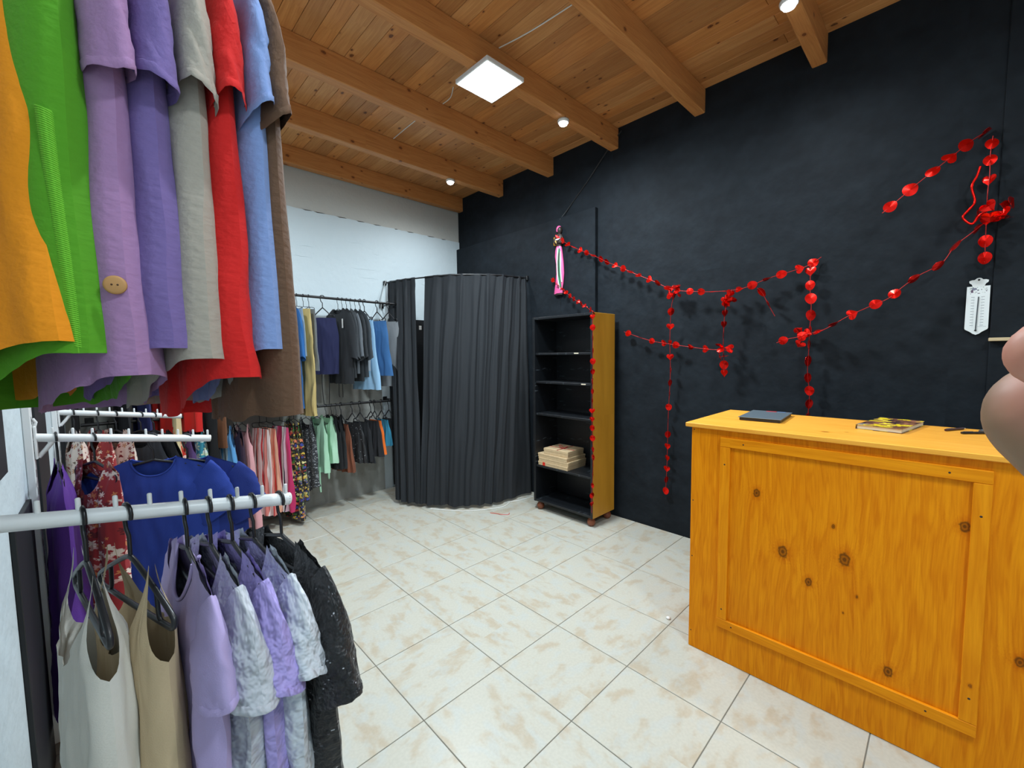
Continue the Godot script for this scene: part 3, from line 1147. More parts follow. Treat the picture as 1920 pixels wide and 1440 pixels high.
func neckband_mesh(P: Dictionary) -> ArrayMesh:
	var m := MB.new()
	var nw: float = P.nw
	for side in [1.0, -1.0]:
		var neck: float = P.nf if side > 0 else P.nb
		var path := []
		for i in 25:
			var u := (-1.0 + 2.0 * i / 24.0) * 0.98
			var d: float = neck * pow(maxf(1.0 - pow(absf(u), 2.4), 0.0), 0.6)
			var sh := 0.0
			var g := pow(maxf(1.0 - pow(u * nw / P.w[0][1], 2.0), 0.0), 0.5)
			path.append(Vector3(u * nw, -d + 0.002, side * (0.006 + P.th * g * smoothstep(0.0, 0.16, d - sh) * 0.75) + P.get("lo", 0.0) * d))
		m.tube(path, 0.0042, 6)
	return m.mesh()


# hangs a garment and its hanger; returns the garment
func hang(called: String, label: String, category: String, hook: Vector3, twist: float, P: Dictionary, m: Material, group: String, hanger_label: String, seed: int, opts := {}) -> Node3D:
	var turn := deg_to_rad(-90.0 + twist)
	var apex := hook + Vector3(0, -0.092, 0)
	var g := thing(called, label, category, apex + Vector3(0, P.get("rise", 0.0), 0), turn, group)
	part(g, opts.get("body_name", "body"), body_mesh(P, seed), m)
	if P.has("sl"):
		for s in [-1.0, 1.0]:
			part(g, "sleeve", sleeve_mesh(P, s, seed), opts.get("sleeve_mat", m))
	if opts.get("band", false):
		part(g, "neckband", neckband_mesh(P), opts.get("band_mat", m))
	if hanger_label:
		var kind: String = opts.get("kind", "plastic")
		hanger_node(hanger_label, hook, turn, minf(P.w[0][1] * opts.get("hanger_w", 0.93), 0.21), opts.get("drop", maxf(P.sd * 0.9, 0.02)), kind, opts.get("hanger_mat", M.hanger), opts.get("hanger_group", "black hangers"))
	return g


func build_near_upper() -> void:
	var grp := "knit tops on the upper rack arm"
	# hook x, twist, colour, words, seed, half width at hem, length, near-hem rise, thickness
	var rows := [
		[-0.125, 16.0, rgb(226, 138, 4), "orange knit top", 301, 0.25, 0.90, 0.1, 0.04],
		[-0.085, 16.0, rgb(78, 148, 18), "lime green knit top with a ribbed edge", 302, 0.23, 0.92, 0.10, 0.06],
		[-0.015, 14.0, rgb(156, 118, 160), "mauve cardigan with a wooden button", 303, 0.23, 0.93, 0.07, 0.045],
		[0.055, 11.0, rgb(112, 94, 150), "violet short sleeved top", 304, 0.23, 0.91, 0.10, 0.045],
		[0.12, 10.0, rgb(160, 152, 140), "greige short sleeved top", 305, 0.23, 0.93, 0.10, 0.045],
		[0.177, 9.0, rgb(204, 22, 18), "bright red short sleeved top", 306, 0.23, 0.96, 0.09, 0.04],
		[0.235, 8.0, rgb(124, 148, 198), "pale blue short sleeved top", 307, 0.23, 0.93, 0.12, 0.035],
		[0.268, 7.0, rgb(98, 70, 50), "brown short sleeved top", 308, 0.225, 0.98, 0.02, 0.035],
	]
	for q in rows:
		var hook := Vector3(q[0], arm_y(q[0], true) + 0.0, ARM_Z[0])
		var P := {"sd": 0.055, "nw": 0.085, "nf": 0.07, "nb": 0.02, "w": [[0.0, 0.19], [0.12, 0.215], [0.4, 0.215], [0.85, q[5]]], "len": q[6], "th": q[8], "fa": 0.006, "fn": 1.7, "hn": q[7], "hf": -0.02, "sl": 0.23, "sa": 0.12, "sr0": 0.085, "sr1": 0.07, "sf": 0.42, "nc": 30, "nr": 40, "hw": 0.012, "flare": 0.85}
		if q[4] == 301:
			P.w = [[0.0, 0.15], [0.2, 0.15], [0.5, 0.20], [0.85, 0.25]]
		if q[4] < 303:
			P.erase("sl")
		var m := cloth(q[2], M.knit, 7.0, 0.35)
		var g := hang("knit_top", q[3] + " on the upper rack arm", "top", hook, q[1], P, m, grp, "black hanger carrying the " + q[3], q[4], {"band": true, "hanger_group": "black hangers on the upper rack arm"})
		if q[4] == 302:
			var edge := []
			for k in 24:
				var d := 0.42 + 0.40 * k / 23.0
				edge.append(Vector3(width_at(P, d) + 0.3 * P.fa * sin(d * 9.0 + 302.0) - 0.014, -d, 0.020 - 0.012 * k / 23.0))
			var rm := MB.new()
			rm.tube(edge, 0.011, 10)
			for k in 110:
				var f := k / 110.0 * 22.5
				var i0 := int(f)
				var p: Vector3 = edge[i0].lerp(edge[i0 + 1], f - i0)
				var ring := []
				for w in 7:
					var an := -0.9 + 0.5 * w
					ring.append(p + Vector3(cos(an) * 0.0108, (an - 0.6) * 0.003, sin(an) * 0.0108))
				rm.tube(ring, 0.0013, 5)
			part(g, "ribbed_edge", rm.mesh(), cloth(rgb(104, 178, 40), M.knit, 7.0, 0.35))
		if q[4] == 303:
			var bt := MB.new()
			bt.lathe([Vector2(0.0, 0.004), Vector2(0.012, 0.004), Vector2(0.0155, 0.0025), Vector2(0.0165, 0.0), Vector2(0.014, -0.002), Vector2(0.0, -0.002)], Vector3.ZERO, 20)
			var holes := MB.new()
			for hx in [-0.004, 0.004]:
				holes.lathe([Vector2(0.0, 0.0046), Vector2(0.0016, 0.0046), Vector2(0.0016, 0.003)], Vector3(hx, 0, 0), 8)
			var b := part(g, "button", bt.mesh(), mat(rgb(178, 132, 78), 0.6), Vector3(0.228, -0.70, 0.022))
			b.rotation = Vector3(PI / 2, 0, 0)
			b.rotate_y(1.15)
			part(b, "button_hole", holes.mesh(), mat(rgb(70, 44, 24), 0.8))


func build_near_lower() -> void:
	var grp := "tops on the near lower rack arm"
	var hg := "black hangers on the near lower rack arm"
	var ivory := cloth(rgb(206, 202, 192), M.weave, 14.0, 0.4)
	var beige := cloth(rgb(188, 166, 132), M.weave, 14.0, 0.4)
	var dress := {"sd": 0.05, "nw": 0.105, "nf": 0.20, "nb": 0.17, "su": 0.74, "arm": 0.2, "w": [[0.0, 0.145], [0.2, 0.15], [0.35, 0.16], [0.95, 0.28]], "len": 1.0, "th": 0.055, "fa": 0.009, "fn": 3.0, "nc": 34, "nr": 36}
	hang("strappy_dress", "ivory strappy dress on the near lower rack arm", "dress", Vector3(-0.055, arm_y(-0.055), ARM_Z[0]), 9.0, dress, ivory, grp, "black looped hanger carrying the ivory strappy dress", 401, {"kind": "loop", "hanger_group": hg, "hanger_w": 1.3, "drop": 0.08})
	hang("strappy_dress", "beige strappy dress between the ivory dress and the lavender tee", "dress", Vector3(0.013, arm_y(0.013), ARM_Z[0]), 17.0, dress, beige, grp, "black looped hanger carrying the beige strappy dress", 402, {"kind": "loop", "hanger_group": hg, "hanger_w": 1.3, "drop": 0.08})
	var tee := {"sd": 0.05, "nw": 0.085, "nf": 0.12, "nb": 0.03, "w": [[0.0, 0.19], [0.12, 0.22], [0.6, 0.24]], "len": 0.56, "th": 0.035, "fa": 0.010, "fn": 2.6, "sl": 0.17, "sa": 0.22, "sr0": 0.09, "sr1": 0.085, "sf": 0.42, "nc": 30, "nr": 36}
	hang("short_sleeved_tee", "plain lavender tee with a soft neckline on the near lower rack arm", "top", Vector3(0.114, arm_y(0.114), ARM_Z[0]), 4.0, tee, cloth(rgb(176, 160, 206), M.weave, 12.0, 0.35), grp, "black hanger carrying the plain lavender tee", 403, {"band": true, "hanger_group": hg})
	var rough := tee.duplicate(true)
	rough.merge({"sl": 0.20, "sa": 0.32, "len": 0.60, "fa": 0.011, "fn": 3.4, "sf": 0.5}, true)
	for q in [[0.16, 6.0, rgb(186, 190, 198), "silver grey crinkled top", 404], [0.205, 7.0, rgb(166, 152, 214), "lilac crinkled top", 405], [0.253, 9.0, rgb(200, 206, 214), "white crinkled top", 406]]:
		var m := cloth(q[2], M.crinkle, 2.6, 1.0, 0.6)
		hang("crinkled_top", q[3] + " on the near lower rack arm", "top", Vector3(q[0], arm_y(q[0]), ARM_Z[0]), q[1], rough, m, grp, "black hanger carrying the " + q[3], q[4], {"hanger_group": hg})
	var sq := rough.duplicate(true)
	sq.merge({"sl": 0.28, "sa": 0.32, "len": 0.66, "sr1": 0.08, "nf": 0.16}, true)
	var spark := blobs(256, 61, rgb(20, 20, 23), [rgb(190, 190, 196), rgb(90, 90, 96)], 60, 0.004, 0.009, false)
	var sm := print_cloth(spark, 4.0, 4.0, 0.5)
	sm.normal_enabled = true
	sm.normal_texture = M.crinkle
	hang("sequin_top", "black sequinned top at the end of the near lower rack arm", "top", Vector3(0.318, arm_y(0.318), ARM_Z[0]), 11.0, sq, sm, grp, "black hanger carrying the sequinned top", 407, {"hanger_group": hg})


func build_mid_far() -> void:
	var grp := "clothes on the middle rack arm"
	var hg := "black hangers on the middle rack arm"
	var tee := {"sd": 0.05, "nw": 0.085, "nf": 0.08, "nb": 0.02, "w": [[0.0, 0.20], [0.12, 0.23], [0.7, 0.25]], "len": 0.72, "th": 0.04, "fa": 0.010, "fn": 2.4, "sl": 0.21, "sa": 0.38, "sr0": 0.10, "sr1": 0.09, "sf": 0.45}
	var blue := cloth(rgb(22, 50, 132), M.weave, 12.0, 0.4)
	hang("shirt", "royal blue shirt with its neck towards the room on the middle rack arm", "shirt", Vector3(0.128, arm_y(0.128), ARM_Z[1]), 66.0, tee, blue, grp, "black hanger carrying the inner royal blue shirt", 501, {"band": true, "hanger_group": hg})
	hang("shirt", "royal blue shirt at the end of the middle rack arm", "shirt", Vector3(0.25, arm_y(0.25), ARM_Z[1]), 62.0, tee, cloth(rgb(20, 42, 116), M.weave, 12.0, 0.4), grp, "black hanger carrying the outer royal blue shirt", 502, {"band": true, "hanger_group": hg})
	var long := {"sd": 0.05, "nw": 0.08, "nf": 0.14, "nb": 0.05, "w": [[0.0, 0.17], [0.25, 0.17], [0.5, 0.16], [1.05, 0.26]], "len": 1.04, "th": 0.045, "fa": 0.013, "fn": 3.0}
	hang("long_dress", "long deep purple dress by the left wall", "dress", Vector3(-0.165, arm_y(-0.165), ARM_Z[1]), 6.0, long, cloth(rgb(86, 44, 138), M.weave, 12.0, 0.5), grp, "black hanger carrying the purple dress", 503, {"hanger_group": hg})
	var floral := print_cloth(blobs(256, 71, rgb(150, 34, 38), [rgb(226, 206, 190), rgb(206, 160, 150), rgb(96, 22, 28), rgb(196, 120, 70)], 130, 0.012, 0.05), 3.0, 3.0)
	var floral2 := print_cloth(blobs(256, 72, rgb(222, 204, 192), [rgb(158, 34, 40), rgb(120, 30, 34), rgb(196, 150, 120), rgb(90, 70, 50)], 120, 0.012, 0.05), 3.0, 3.0)
	hang("printed_dress", "red and cream floral dress beside the royal blue shirts", "dress", Vector3(-0.06, arm_y(-0.06), ARM_Z[1]), 24.0, long, floral, grp, "black hanger carrying the red floral dress", 504, {"hanger_group": hg})
	grp = "clothes on the far rack arm"
	hg = "black hangers on the far rack arm"
	var fl := long.duplicate(true)
	fl.len = 0.95
	var words := [["cream and red floral dress by the far upright", -0.16, floral2], ["dark red floral dress on the far rack arm", -0.06, floral], ["cream and red spotted dress near the middle of the far rack arm", 0.02, floral2]]
	for i in 3:
		hang("printed_dress", words[i][0], "dress", Vector3(words[i][1], arm_y(words[i][1]), ARM_Z[2]), 10.0 + 8 * i, fl, words[i][2], grp, "black hanger carrying the " + words[i][0].split(" dress")[0] + " dress on the far arm", 511 + i, {"hanger_group": hg})
	for q in [[0.135, "charcoal sleeveless top on the far rack arm", rgb(40, 42, 48)], [0.20, "black sleeveless top at the end of the far rack arm", rgb(24, 24, 28)]]:
		hang("sleeveless_top", q[1], "top", Vector3(q[0], arm_y(q[0]), ARM_Z[2]), 40.0, {"sd": 0.05, "nw": 0.09, "nf": 0.12, "nb": 0.05, "su": 0.85, "arm": 0.2, "w": [[0.0, 0.15], [0.2, 0.19], [0.6, 0.2]], "len": 0.6, "th": 0.035, "fa": 0.01, "fn": 3.0}, cloth(q[2]), grp, "black hanger carrying the " + q[1].split(" on")[0].split(" at")[0], int(520 + q[0] * 100), {"hanger_group": hg})


func build_back_upper() -> void:
	var grp := "clothes on the upper back rail"
	var hg := "thin black hangers on the upper back rail"
	var den := noise_normal(9, 0.12, 2.5, 3, 256)
	var track := print_cloth(stripes([[6.0, rgb(206, 26, 20)], [0.7, rgb(232, 232, 232)], [0.5, rgb(206, 26, 20)], [0.7, rgb(232, 232, 232)], [0.5, rgb(206, 26, 20)], [0.7, rgb(232, 232, 232)], [6.0, rgb(206, 26, 20)]]), 2.2, 1.0)
	# kind: t top with sleeves, p folded trousers, s shorts or skirt on a clip hanger, l long trousers
	var rows := [
		[-0.05, "p", rgb(120, 122, 124), "grey folded trousers by the black post", 1.35, 8.0],
		[0.06, "l", rgb(22, 23, 28), "long black trousers behind the rack pegs", 0.72, 10.0],
		[0.17, "l", rgb(34, 40, 92), "long navy blue trousers beside the black trousers", 0.75, 14.0],
		[0.30, "l", rgb(208, 34, 24), "long scarlet trousers above the patterned dresses", 0.66, 24.0],
		[0.36, "l", rgb(214, 196, 150), "long cream trousers beside the scarlet trousers", 0.78, 6.0],
		[0.46, "l", Color.WHITE, "red track trousers with three white stripes", 0.98, 30.0],
		[0.56, "l", rgb(16, 16, 19), "long wide black trousers beside the striped track trousers", 0.55, 28.0],
		[0.66, "l", rgb(116, 74, 48), "narrow brown trousers on the upper back rail", 0.82, 5.0],
		[0.76, "l", rgb(30, 30, 46), "dark navy jogging trousers on the upper back rail", 1.08, 22.0],
		[0.90, "l", rgb(128, 22, 28), "maroon trousers on the upper back rail", 1.10, 20.0],
		[1.02, "p", rgb(196, 204, 208), "pale grey folded trousers on the upper back rail", 1.06, 10.0],
		[1.10, "l", rgb(214, 40, 26), "orange red trousers on the upper back rail", 1.10, 8.0],
		[1.19, "l", rgb(160, 190, 220), "pale blue trousers on the upper back rail", 1.12, 4.0],
		[1.26, "t", rgb(34, 92, 152), "blue top on the upper back rail", 1.10, 4.0],
		[1.327, "p", rgb(168, 190, 206), "white and pale blue folded jeans on the upper back rail", 1.58, 4.0],
		[1.385, "l", rgb(214, 188, 122), "tan trousers hanging low on the upper back rail", 1.01, 6.0],
		[1.435, "p", rgb(118, 124, 130), "grey shorts beside the tan trousers", 1.44, 4.0],
		[1.562, "s", rgb(24, 28, 66), "navy blue shorts with two drawstrings", 1.40, 64.0],
		[1.714, "t", rgb(36, 39, 43), "black hooded top with a white tag", 1.30, 10.0],
		[1.757, "t", rgb(52, 56, 60), "charcoal top between the black top and the grey top", 1.36, 6.0],
		[1.802, "t", rgb(92, 98, 104), "mid grey top on the upper back rail", 1.40, 6.0],
		[1.845, "t", rgb(38, 42, 46), "black jacket in the middle of the dark tops", 1.32, 6.0],
		[1.893, "t", rgb(56, 62, 68), "dark grey jacket beside the denim shorts", 1.36, 6.0],
		[1.945, "s", rgb(150, 160, 170), "grey washed denim shorts", 1.42, 16.0],
		[1.99, "s", rgb(150, 190, 222), "pale blue denim skirt with a frayed hem", 1.22, 20.0],
		[2.131, "s", rgb(52, 98, 148), "mid blue denim skirt", 1.36, 26.0],
		[2.262, "s", rgb(118, 122, 126), "grey denim shorts beside the black curtain", 1.24, 34.0],
	]
	for i in rows.size():
		var q: Array = rows[i]
		var y: float = 2.16 - 0.015 * (q[0] - 1.1) / 1.26 + 0.0
		var hook := Vector3(q[0], y, -4.3)
		var P: Dictionary
		var opts := {"kind": "wire", "hanger_mat": M.wire, "hanger_group": hg, "hanger_w": 0.92}
		var called := "trousers"
		var cat := "trousers"
		var top: float = y - 0.092
		match q[1]:
			"t":
				P = {"sd": 0.06, "nw": 0.08, "nf": 0.06, "nb": 0.02, "w": [[0.0, 0.19], [0.15, 0.21], [0.8, 0.22]], "th": 0.016, "fa": 0.006, "fn": 3.0, "sl": 0.42, "sa": 0.14, "sr0": 0.08, "sr1": 0.05, "sf": 0.4, "nc": 14, "nr": 18}
				called = "long_sleeved_top"
				cat = "top"
			"p":
				P = {"sd": 0.01, "nw": 0.0, "nf": 0.0, "nb": 0.0, "w": [[0.0, 0.13], [0.2, 0.15], [0.9, 0.16]], "th": 0.014, "fa": 0.005, "fn": 2.0, "nc": 10, "nr": 14, "rise": -0.03}
			"l":
				P = {"sd": 0.01, "nw": 0.0, "nf": 0.0, "nb": 0.0, "w": [[0.0, 0.14], [0.3, 0.16], [1.4, 0.13]], "th": 0.02, "fa": 0.010, "fn": 2.4, "nc": 12, "nr": 20, "rise": -0.03}
			"s":
				P = {"sd": 0.0, "nw": 0.0, "nf": 0.0, "nb": 0.0, "w": [[0.0, 0.115], [0.2, 0.14], [0.75, 0.2 if i > 23 else 0.12]], "th": 0.018, "fa": 0.006, "fn": 2.2, "nc": 14, "nr": 18, "rise": -0.105}
				opts.kind = "clip"
				opts.hanger_w = 0.9
				called = "denim_shorts" if "denim" in q[3] else "shorts"
				cat = "shorts" if "shorts" in q[3] else "skirt"
				if cat == "skirt":
					called = "denim_skirt"
		P.len = top + P.get("rise", 0.0) - q[4]
		var m: StandardMaterial3D = track if q[2] == Color.WHITE else cloth(q[2], den if "denim" in q[3] else M.weave, 10.0, 0.5)
		var g := hang(called, q[3], cat, hook, q[5], P, m, grp, "thin black hanger carrying " + q[3].split(" on the")[0].split(" beside")[0].split(" behind")[0].split(" between")[0].split(" tucked")[0].split(" above")[0].split(" by")[0].split(" hanging")[0].split(" in the")[0].split(" with")[0] + " on the upper rail", 600 + i, opts)
		if "drawstrings" in q[3] or "hooded" in q[3]:
			var cords := MB.new()
			for s in [-0.03, 0.03]:
				cords.tube(smooth([Vector3(s, -P.len + 0.02, 0.004), Vector3(s * 1.1, -P.len - 0.12, 0.006), Vector3(s * 0.8, -P.len - (0.30 if i == 17 else 0.14), 0.002)], 5), 0.004, 6)
			part(g, "drawstring", cords.mesh(), M.hanger)
		if "white tag" in q[3]:
			part(g, "price_tag", boxm(Vector3(0.02, 0.09, 0.002), 0.0005), M.white_plastic, Vector3(0.12, -0.16, 0.034))


func build_back_lower() -> void:
	var grp := "clothes on the lower back rail"
	var hg := "thin black hangers on the lower back rail"
	var pink_stripe := print_cloth(stripes([[3, rgb(232, 214, 210)], [1, rgb(196, 40, 44)], [1.5, rgb(232, 214, 210)], [0.5, rgb(60, 40, 44)], [2, rgb(216, 130, 120)], [0.6, rgb(240, 230, 226)]]), 9.0, 1.0)
	var peach_stripe := print_cloth(stripes([[3, rgb(220, 160, 132)], [1, rgb(240, 214, 200)], [2, rgb(206, 130, 104)], [0.5, rgb(206, 60, 50)]]), 9.0, 1.0)
	var magenta := print_cloth(stripes([[3, rgb(190, 40, 96)], [2, rgb(240, 236, 238)], [0.5, rgb(40, 30, 40)], [2, rgb(224, 190, 206)], [2, rgb(206, 60, 110)]]), 8.0, 1.0)
	var tropic := print_cloth(blobs(256, 81, rgb(30, 30, 30), [rgb(218, 190, 90), rgb(206, 170, 60), rgb(70, 130, 50), rgb(206, 60, 60), rgb(60, 70, 150), rgb(226, 140, 90), rgb(232, 220, 150)], 200, 0.015, 0.06), 3.4, 3.4)
	var teal := print_cloth(blobs(256, 82, rgb(60, 150, 170), [rgb(220, 232, 226), rgb(40, 120, 150), rgb(206, 222, 190)], 50, 0.04, 0.12), 3.0, 3.0)
	var redf := print_cloth(blobs(256, 83, rgb(196, 40, 30), [rgb(232, 200, 190), rgb(216, 170, 120), rgb(120, 24, 24)], 60, 0.03, 0.08), 3.0, 3.0)
	var speck := print_cloth(blobs(256, 84, rgb(52, 54, 58), [rgb(170, 172, 176), rgb(24, 24, 26), rgb(120, 122, 126)], 900, 0.004, 0.012, false), 3.0, 3.0)
	var sequin := print_cloth(blobs(256, 85, rgb(20, 21, 24), [rgb(200, 202, 206)], 70, 0.004, 0.008, false), 3.0, 3.0, 0.5)
	var twotone := print_cloth(stripes([[0.5, rgb(176, 194, 204)], [1.6, rgb(98, 166, 224)]]), 4.0, 1.0)
	# x, material or colour, words, hem height, twist, shape
	var rows := [
		[-0.02, rgb(24, 24, 27), "black top at the post end of the lower back rail", 0.45, 20.0, "b"],
		[0.10, rgb(30, 32, 38), "charcoal dress near the post end of the lower back rail", 0.30, 26.0, "d"],
		[0.20, rgb(86, 196, 168), "aqua green top behind the dark clothes", 0.55, 20.0, "b"],
		[0.28, rgb(20, 20, 24), "black dress behind the royal blue shirts", 0.25, 26.0, "d"],
		[0.35, redf, "scarlet and cream floral dress on the lower back rail", 0.30, 30.0, "d"],
		[0.43, rgb(92, 66, 120), "plum purple dress beside the scarlet floral dress", 0.30, 20.0, "d"],
		[0.49, teal, "turquoise and cream patterned dress on the lower back rail", 0.28, 34.0, "d"],
		[0.59, rgb(20, 22, 26), "long black dress beside the sky blue dress", 0.10, 26.0, "d"],
		[0.70, twotone, "sky blue and pale grey dress on the lower back rail", 0.22, 22.0, "d"],
		[0.785, rgb(46, 30, 50), "dark plum dress beside the pink dress", 0.20, 8.0, "d"],
		[0.83, rgb(226, 166, 170), "rose pink dress with slim straps", 0.08, 20.0, "d"],
		[0.965, pink_stripe, "red and white striped trousers on the lower back rail", 0.15, 20.0, "p"],
		[1.02, peach_stripe, "peach striped trousers on the lower back rail", 0.17, 20.0, "p"],
		[1.13, magenta, "magenta and white striped trousers on the lower back rail", 0.14, 18.0, "p"],
		[1.215, tropic, "dark tropical print dress beside the magenta stripes", 0.05, 10.0, "d"],
		[1.25, tropic, "yellow tropical print dress with slim straps", 0.22, 18.0, "d"],
		[1.361, speck, "grey speckled dress with a pointed hem", 0.28, 18.0, "d"],
		[1.465, rgb(170, 216, 184), "mint green blouse with long ties", 0.44, 14.0, "b"],
		[1.55, rgb(180, 222, 192), "mint green blouse next to the black leather tops", 0.52, 14.0, "b"],
		[1.604, rgb(20, 21, 24), "black glossy top next to the mint blouses", 0.45, 8.0, "b"],
		[1.65, rgb(34, 36, 38), "black satin top next to the brown skirt", 0.45, 8.0, "b"],
		[1.70, rgb(122, 70, 48), "brown pleated skirt on the lower back rail", 0.40, 14.0, "k"],
		[1.816, sequin, "black sequinned skirt on the lower back rail", 0.47, 22.0, "k"],
		[1.90, rgb(22, 24, 28), "black lace skirt with a frilled hem", 0.47, 20.0, "k"],
		[2.02, rgb(28, 28, 32), "black skirt beside the orange skirt", 0.50, 16.0, "k"],
		[2.063, rgb(226, 106, 30), "bright orange skirt on the lower back rail", 0.52, 10.0, "k"],
		[2.143, rgb(40, 120, 150), "teal skirt beside the orange skirt", 0.60, 10.0, "k"],
		[2.23, rgb(20, 20, 23), "small black skirt beside the black curtain", 0.62, 12.0, "k"],
	]
	for i in rows.size():
		var q: Array = rows[i]
		var y: float = 1.09 - 0.015 * (q[0] - 1.1) / 1.26
		var hook := Vector3(q[0], y, -4.3)
		var P: Dictionary
		var opts := {"kind": "wire", "hanger_mat": M.wire, "hanger_group": hg}
		var called := "dress"
		var cat := "dress"
		match q[5]:
			"b":
				P = {"sd": 0.05, "nw": 0.075, "nf": 0.10, "nb": 0.03, "su": 0.82, "arm": 0.18, "w": [[0.0, 0.13], [0.2, 0.15], [0.6, 0.16]], "th": 0.022, "fa": 0.009, "fn": 3.0, "nc": 16, "nr": 16}
				called = "blouse"
				cat = "top"
			"d":
				P = {"sd": 0.04, "nw": 0.075, "nf": 0.13, "nb": 0.08, "su": 0.82, "arm": 0.2, "w": [[0.0, 0.10], [0.2, 0.12], [0.4, 0.14], [0.9, 0.2]], "th": 0.026, "fa": 0.011, "fn": 3.2, "nc": 16, "nr": 18, "hn": 0.05 if i == 16 else 0.0, "hf": -0.16 if i == 16 else 0.0}
			"p":
				P = {"sd": 0.01, "nw": 0.0, "nf": 0.0, "nb": 0.0, "w": [[0.0, 0.12], [0.2, 0.14], [0.8, 0.16]], "th": 0.024, "fa": 0.012, "fn": 4.0, "nc": 20, "nr": 14, "rise": -0.06}
				called = "striped_trousers"
				cat = "trousers"
			"k":
				P = {"sd": 0.0, "nw": 0.0, "nf": 0.0, "nb": 0.0, "w": [[0.0, 0.11], [0.15, 0.15], [0.6, 0.2]], "th": 0.022, "fa": 0.011, "fn": 5.0, "nc": 24, "nr": 14, "rise": -0.105}
				opts.kind = "clip"
				opts.hanger_w = 0.85
				called = "skirt"
				cat = "skirt"
		P.len = y - 0.092 + P.get("rise", 0.0) - q[3]
		var m: StandardMaterial3D = q[1] if q[1] is StandardMaterial3D else cloth(q[1], M.weave, 10.0, 0.5)
		var short: String = q[2]
		for cut in [" at the", " near the", " behind", " on the", " beside", " next to", " with"]:
			short = short.split(cut)[0]
		var more := {"mint green blouse": " with ties" if i == 17 else " without ties"}
		var g := hang(called, q[2], cat, hook, q[4], P, m, grp, "thin black hanger carrying " + short + more.get(short, "") + " on the lower rail", 700 + i, opts)
		if i == 17 or i == 18:
			var tie := MB.new()
			tie.tube(smooth([Vector3(0.05, -P.len + 0.05, 0.03), Vector3(0.055, -P.len - 0.05, 0.036), Vector3(0.045, -P.len - 0.16, 0.03), Vector3(0.05, -P.len - (0.10 if i == 18 else 0.2), 0.03)], 4), [0.004, 0.006, 0.008, 0.009, 0.009, 0.01, 0.01, 0.01, 0.01, 0.01, 0.009, 0.009, 0.008], 6)
			part(g, "tie", tie.mesh(), m)
		if i == 23:
			var fr := P.duplicate(true)
			fr.merge({"w": [[0.0, 0.185], [0.09, 0.205]], "len": 0.085, "fa": 0.014, "fn": 9.0, "th": 0.026, "nc": 34, "nr": 6}, true)
			part(g, "frill", body_mesh(fr, 99), m, Vector3(0, -P.len + 0.07, 0))


const SWAG_A := [Vector3(3.370, 2.730, -2.774), Vector3(3.360, 2.654, -2.665), Vector3(3.360, 2.562, -2.502), Vector3(3.370, 2.488, -2.355), Vector3(3.360, 2.416, -2.230), Vector3(3.350, 2.344, -2.084), Vector3(3.340, 2.258, -1.919), Vector3(3.330, 2.169, -1.740), Vector3(3.320, 2.077, -1.563), Vector3(3.320, 2.037, -1.359), Vector3(3.330, 2.022, -1.187), Vector3(3.340, 2.029, -1.044), Vector3(3.360, 2.079, -0.898), Vector3(3.380, 2.108, -0.776), Vector3(3.410, 2.139, -0.677), Vector3(3.440, 2.188, -0.611)]
const DROP_A := [Vector3(3.320, 2.074, -1.537), Vector3(3.330, 2.006, -1.567), Vector3(3.350, 1.902, -1.593), Vector3(3.370, 1.664, -1.608), Vector3(3.380, 1.398, -1.605), Vector3(3.400, 1.035, -1.628), Vector3(3.410, 0.664, -1.637), Vector3(3.420, 0.355, -1.652)]
const DROP_B := [Vector3(3.330, 2.026, -1.124), Vector3(3.320, 1.924, -1.155), Vector3(3.330, 1.808, -1.171), Vector3(3.340, 1.630, -1.178), Vector3(3.350, 1.538, -1.176), Vector3(3.360, 1.401, -1.173)]
const DROP_C := [Vector3(3.410, 2.140, -0.662), Vector3(3.400, 1.988, -0.659), Vector3(3.390, 1.864, -0.647), Vector3(3.380, 1.705, -0.649), Vector3(3.380, 1.563, -0.650), Vector3(3.390, 1.420, -0.654), Vector3(3.400, 1.276, -0.640), Vector3(3.410, 1.111, -0.648)]
const SWAG_B := [Vector3(3.400, 1.765, -2.056), Vector3(3.380, 1.715, -1.911), Vector3(3.360, 1.668, -1.749), Vector3(3.350, 1.641, -1.598), Vector3(3.350, 1.616, -1.448), Vector3(3.350, 1.592, -1.282), Vector3(3.350, 1.586, -1.158)]
const SWAG_C := [Vector3(3.360, 1.629, -0.834), Vector3(3.350, 1.652, -0.772), Vector3(3.340, 1.664, -0.708), Vector3(3.330, 1.685, -0.633), Vector3(3.320, 1.706, -0.561), Vector3(3.310, 1.739, -0.506), Vector3(3.300, 1.783, -0.435), Vector3(3.300, 1.830, -0.341), Vector3(3.310, 1.870, -0.260), Vector3(3.330, 1.927, -0.206), Vector3(3.340, 1.988, -0.138), Vector3(3.360, 2.045, -0.049), Vector3(3.380, 2.132, -0.002), Vector3(3.390, 2.190, 0.055), Vector3(3.420, 2.248, 0.111), Vector3(3.440, 2.288, 0.169)]
const SWAG_D := [Vector3(3.280, 2.360, -0.301), Vector3(3.290, 2.431, -0.223), Vector3(3.310, 2.496, -0.157), Vector3(3.330, 2.563, -0.081), Vector3(3.360, 2.628, -0.013), Vector3(3.400, 2.685, 0.043), Vector3(3.440, 2.722, 0.091)]
const DROP_D := [Vector3(3.430, 2.688, 0.114), Vector3(3.410, 2.589, 0.108), Vector3(3.400, 2.490, 0.110), Vector3(3.400, 2.396, 0.107), Vector3(3.400, 2.286, 0.108), Vector3(3.410, 2.177, 0.110), Vector3(3.420, 2.033, 0.113)]
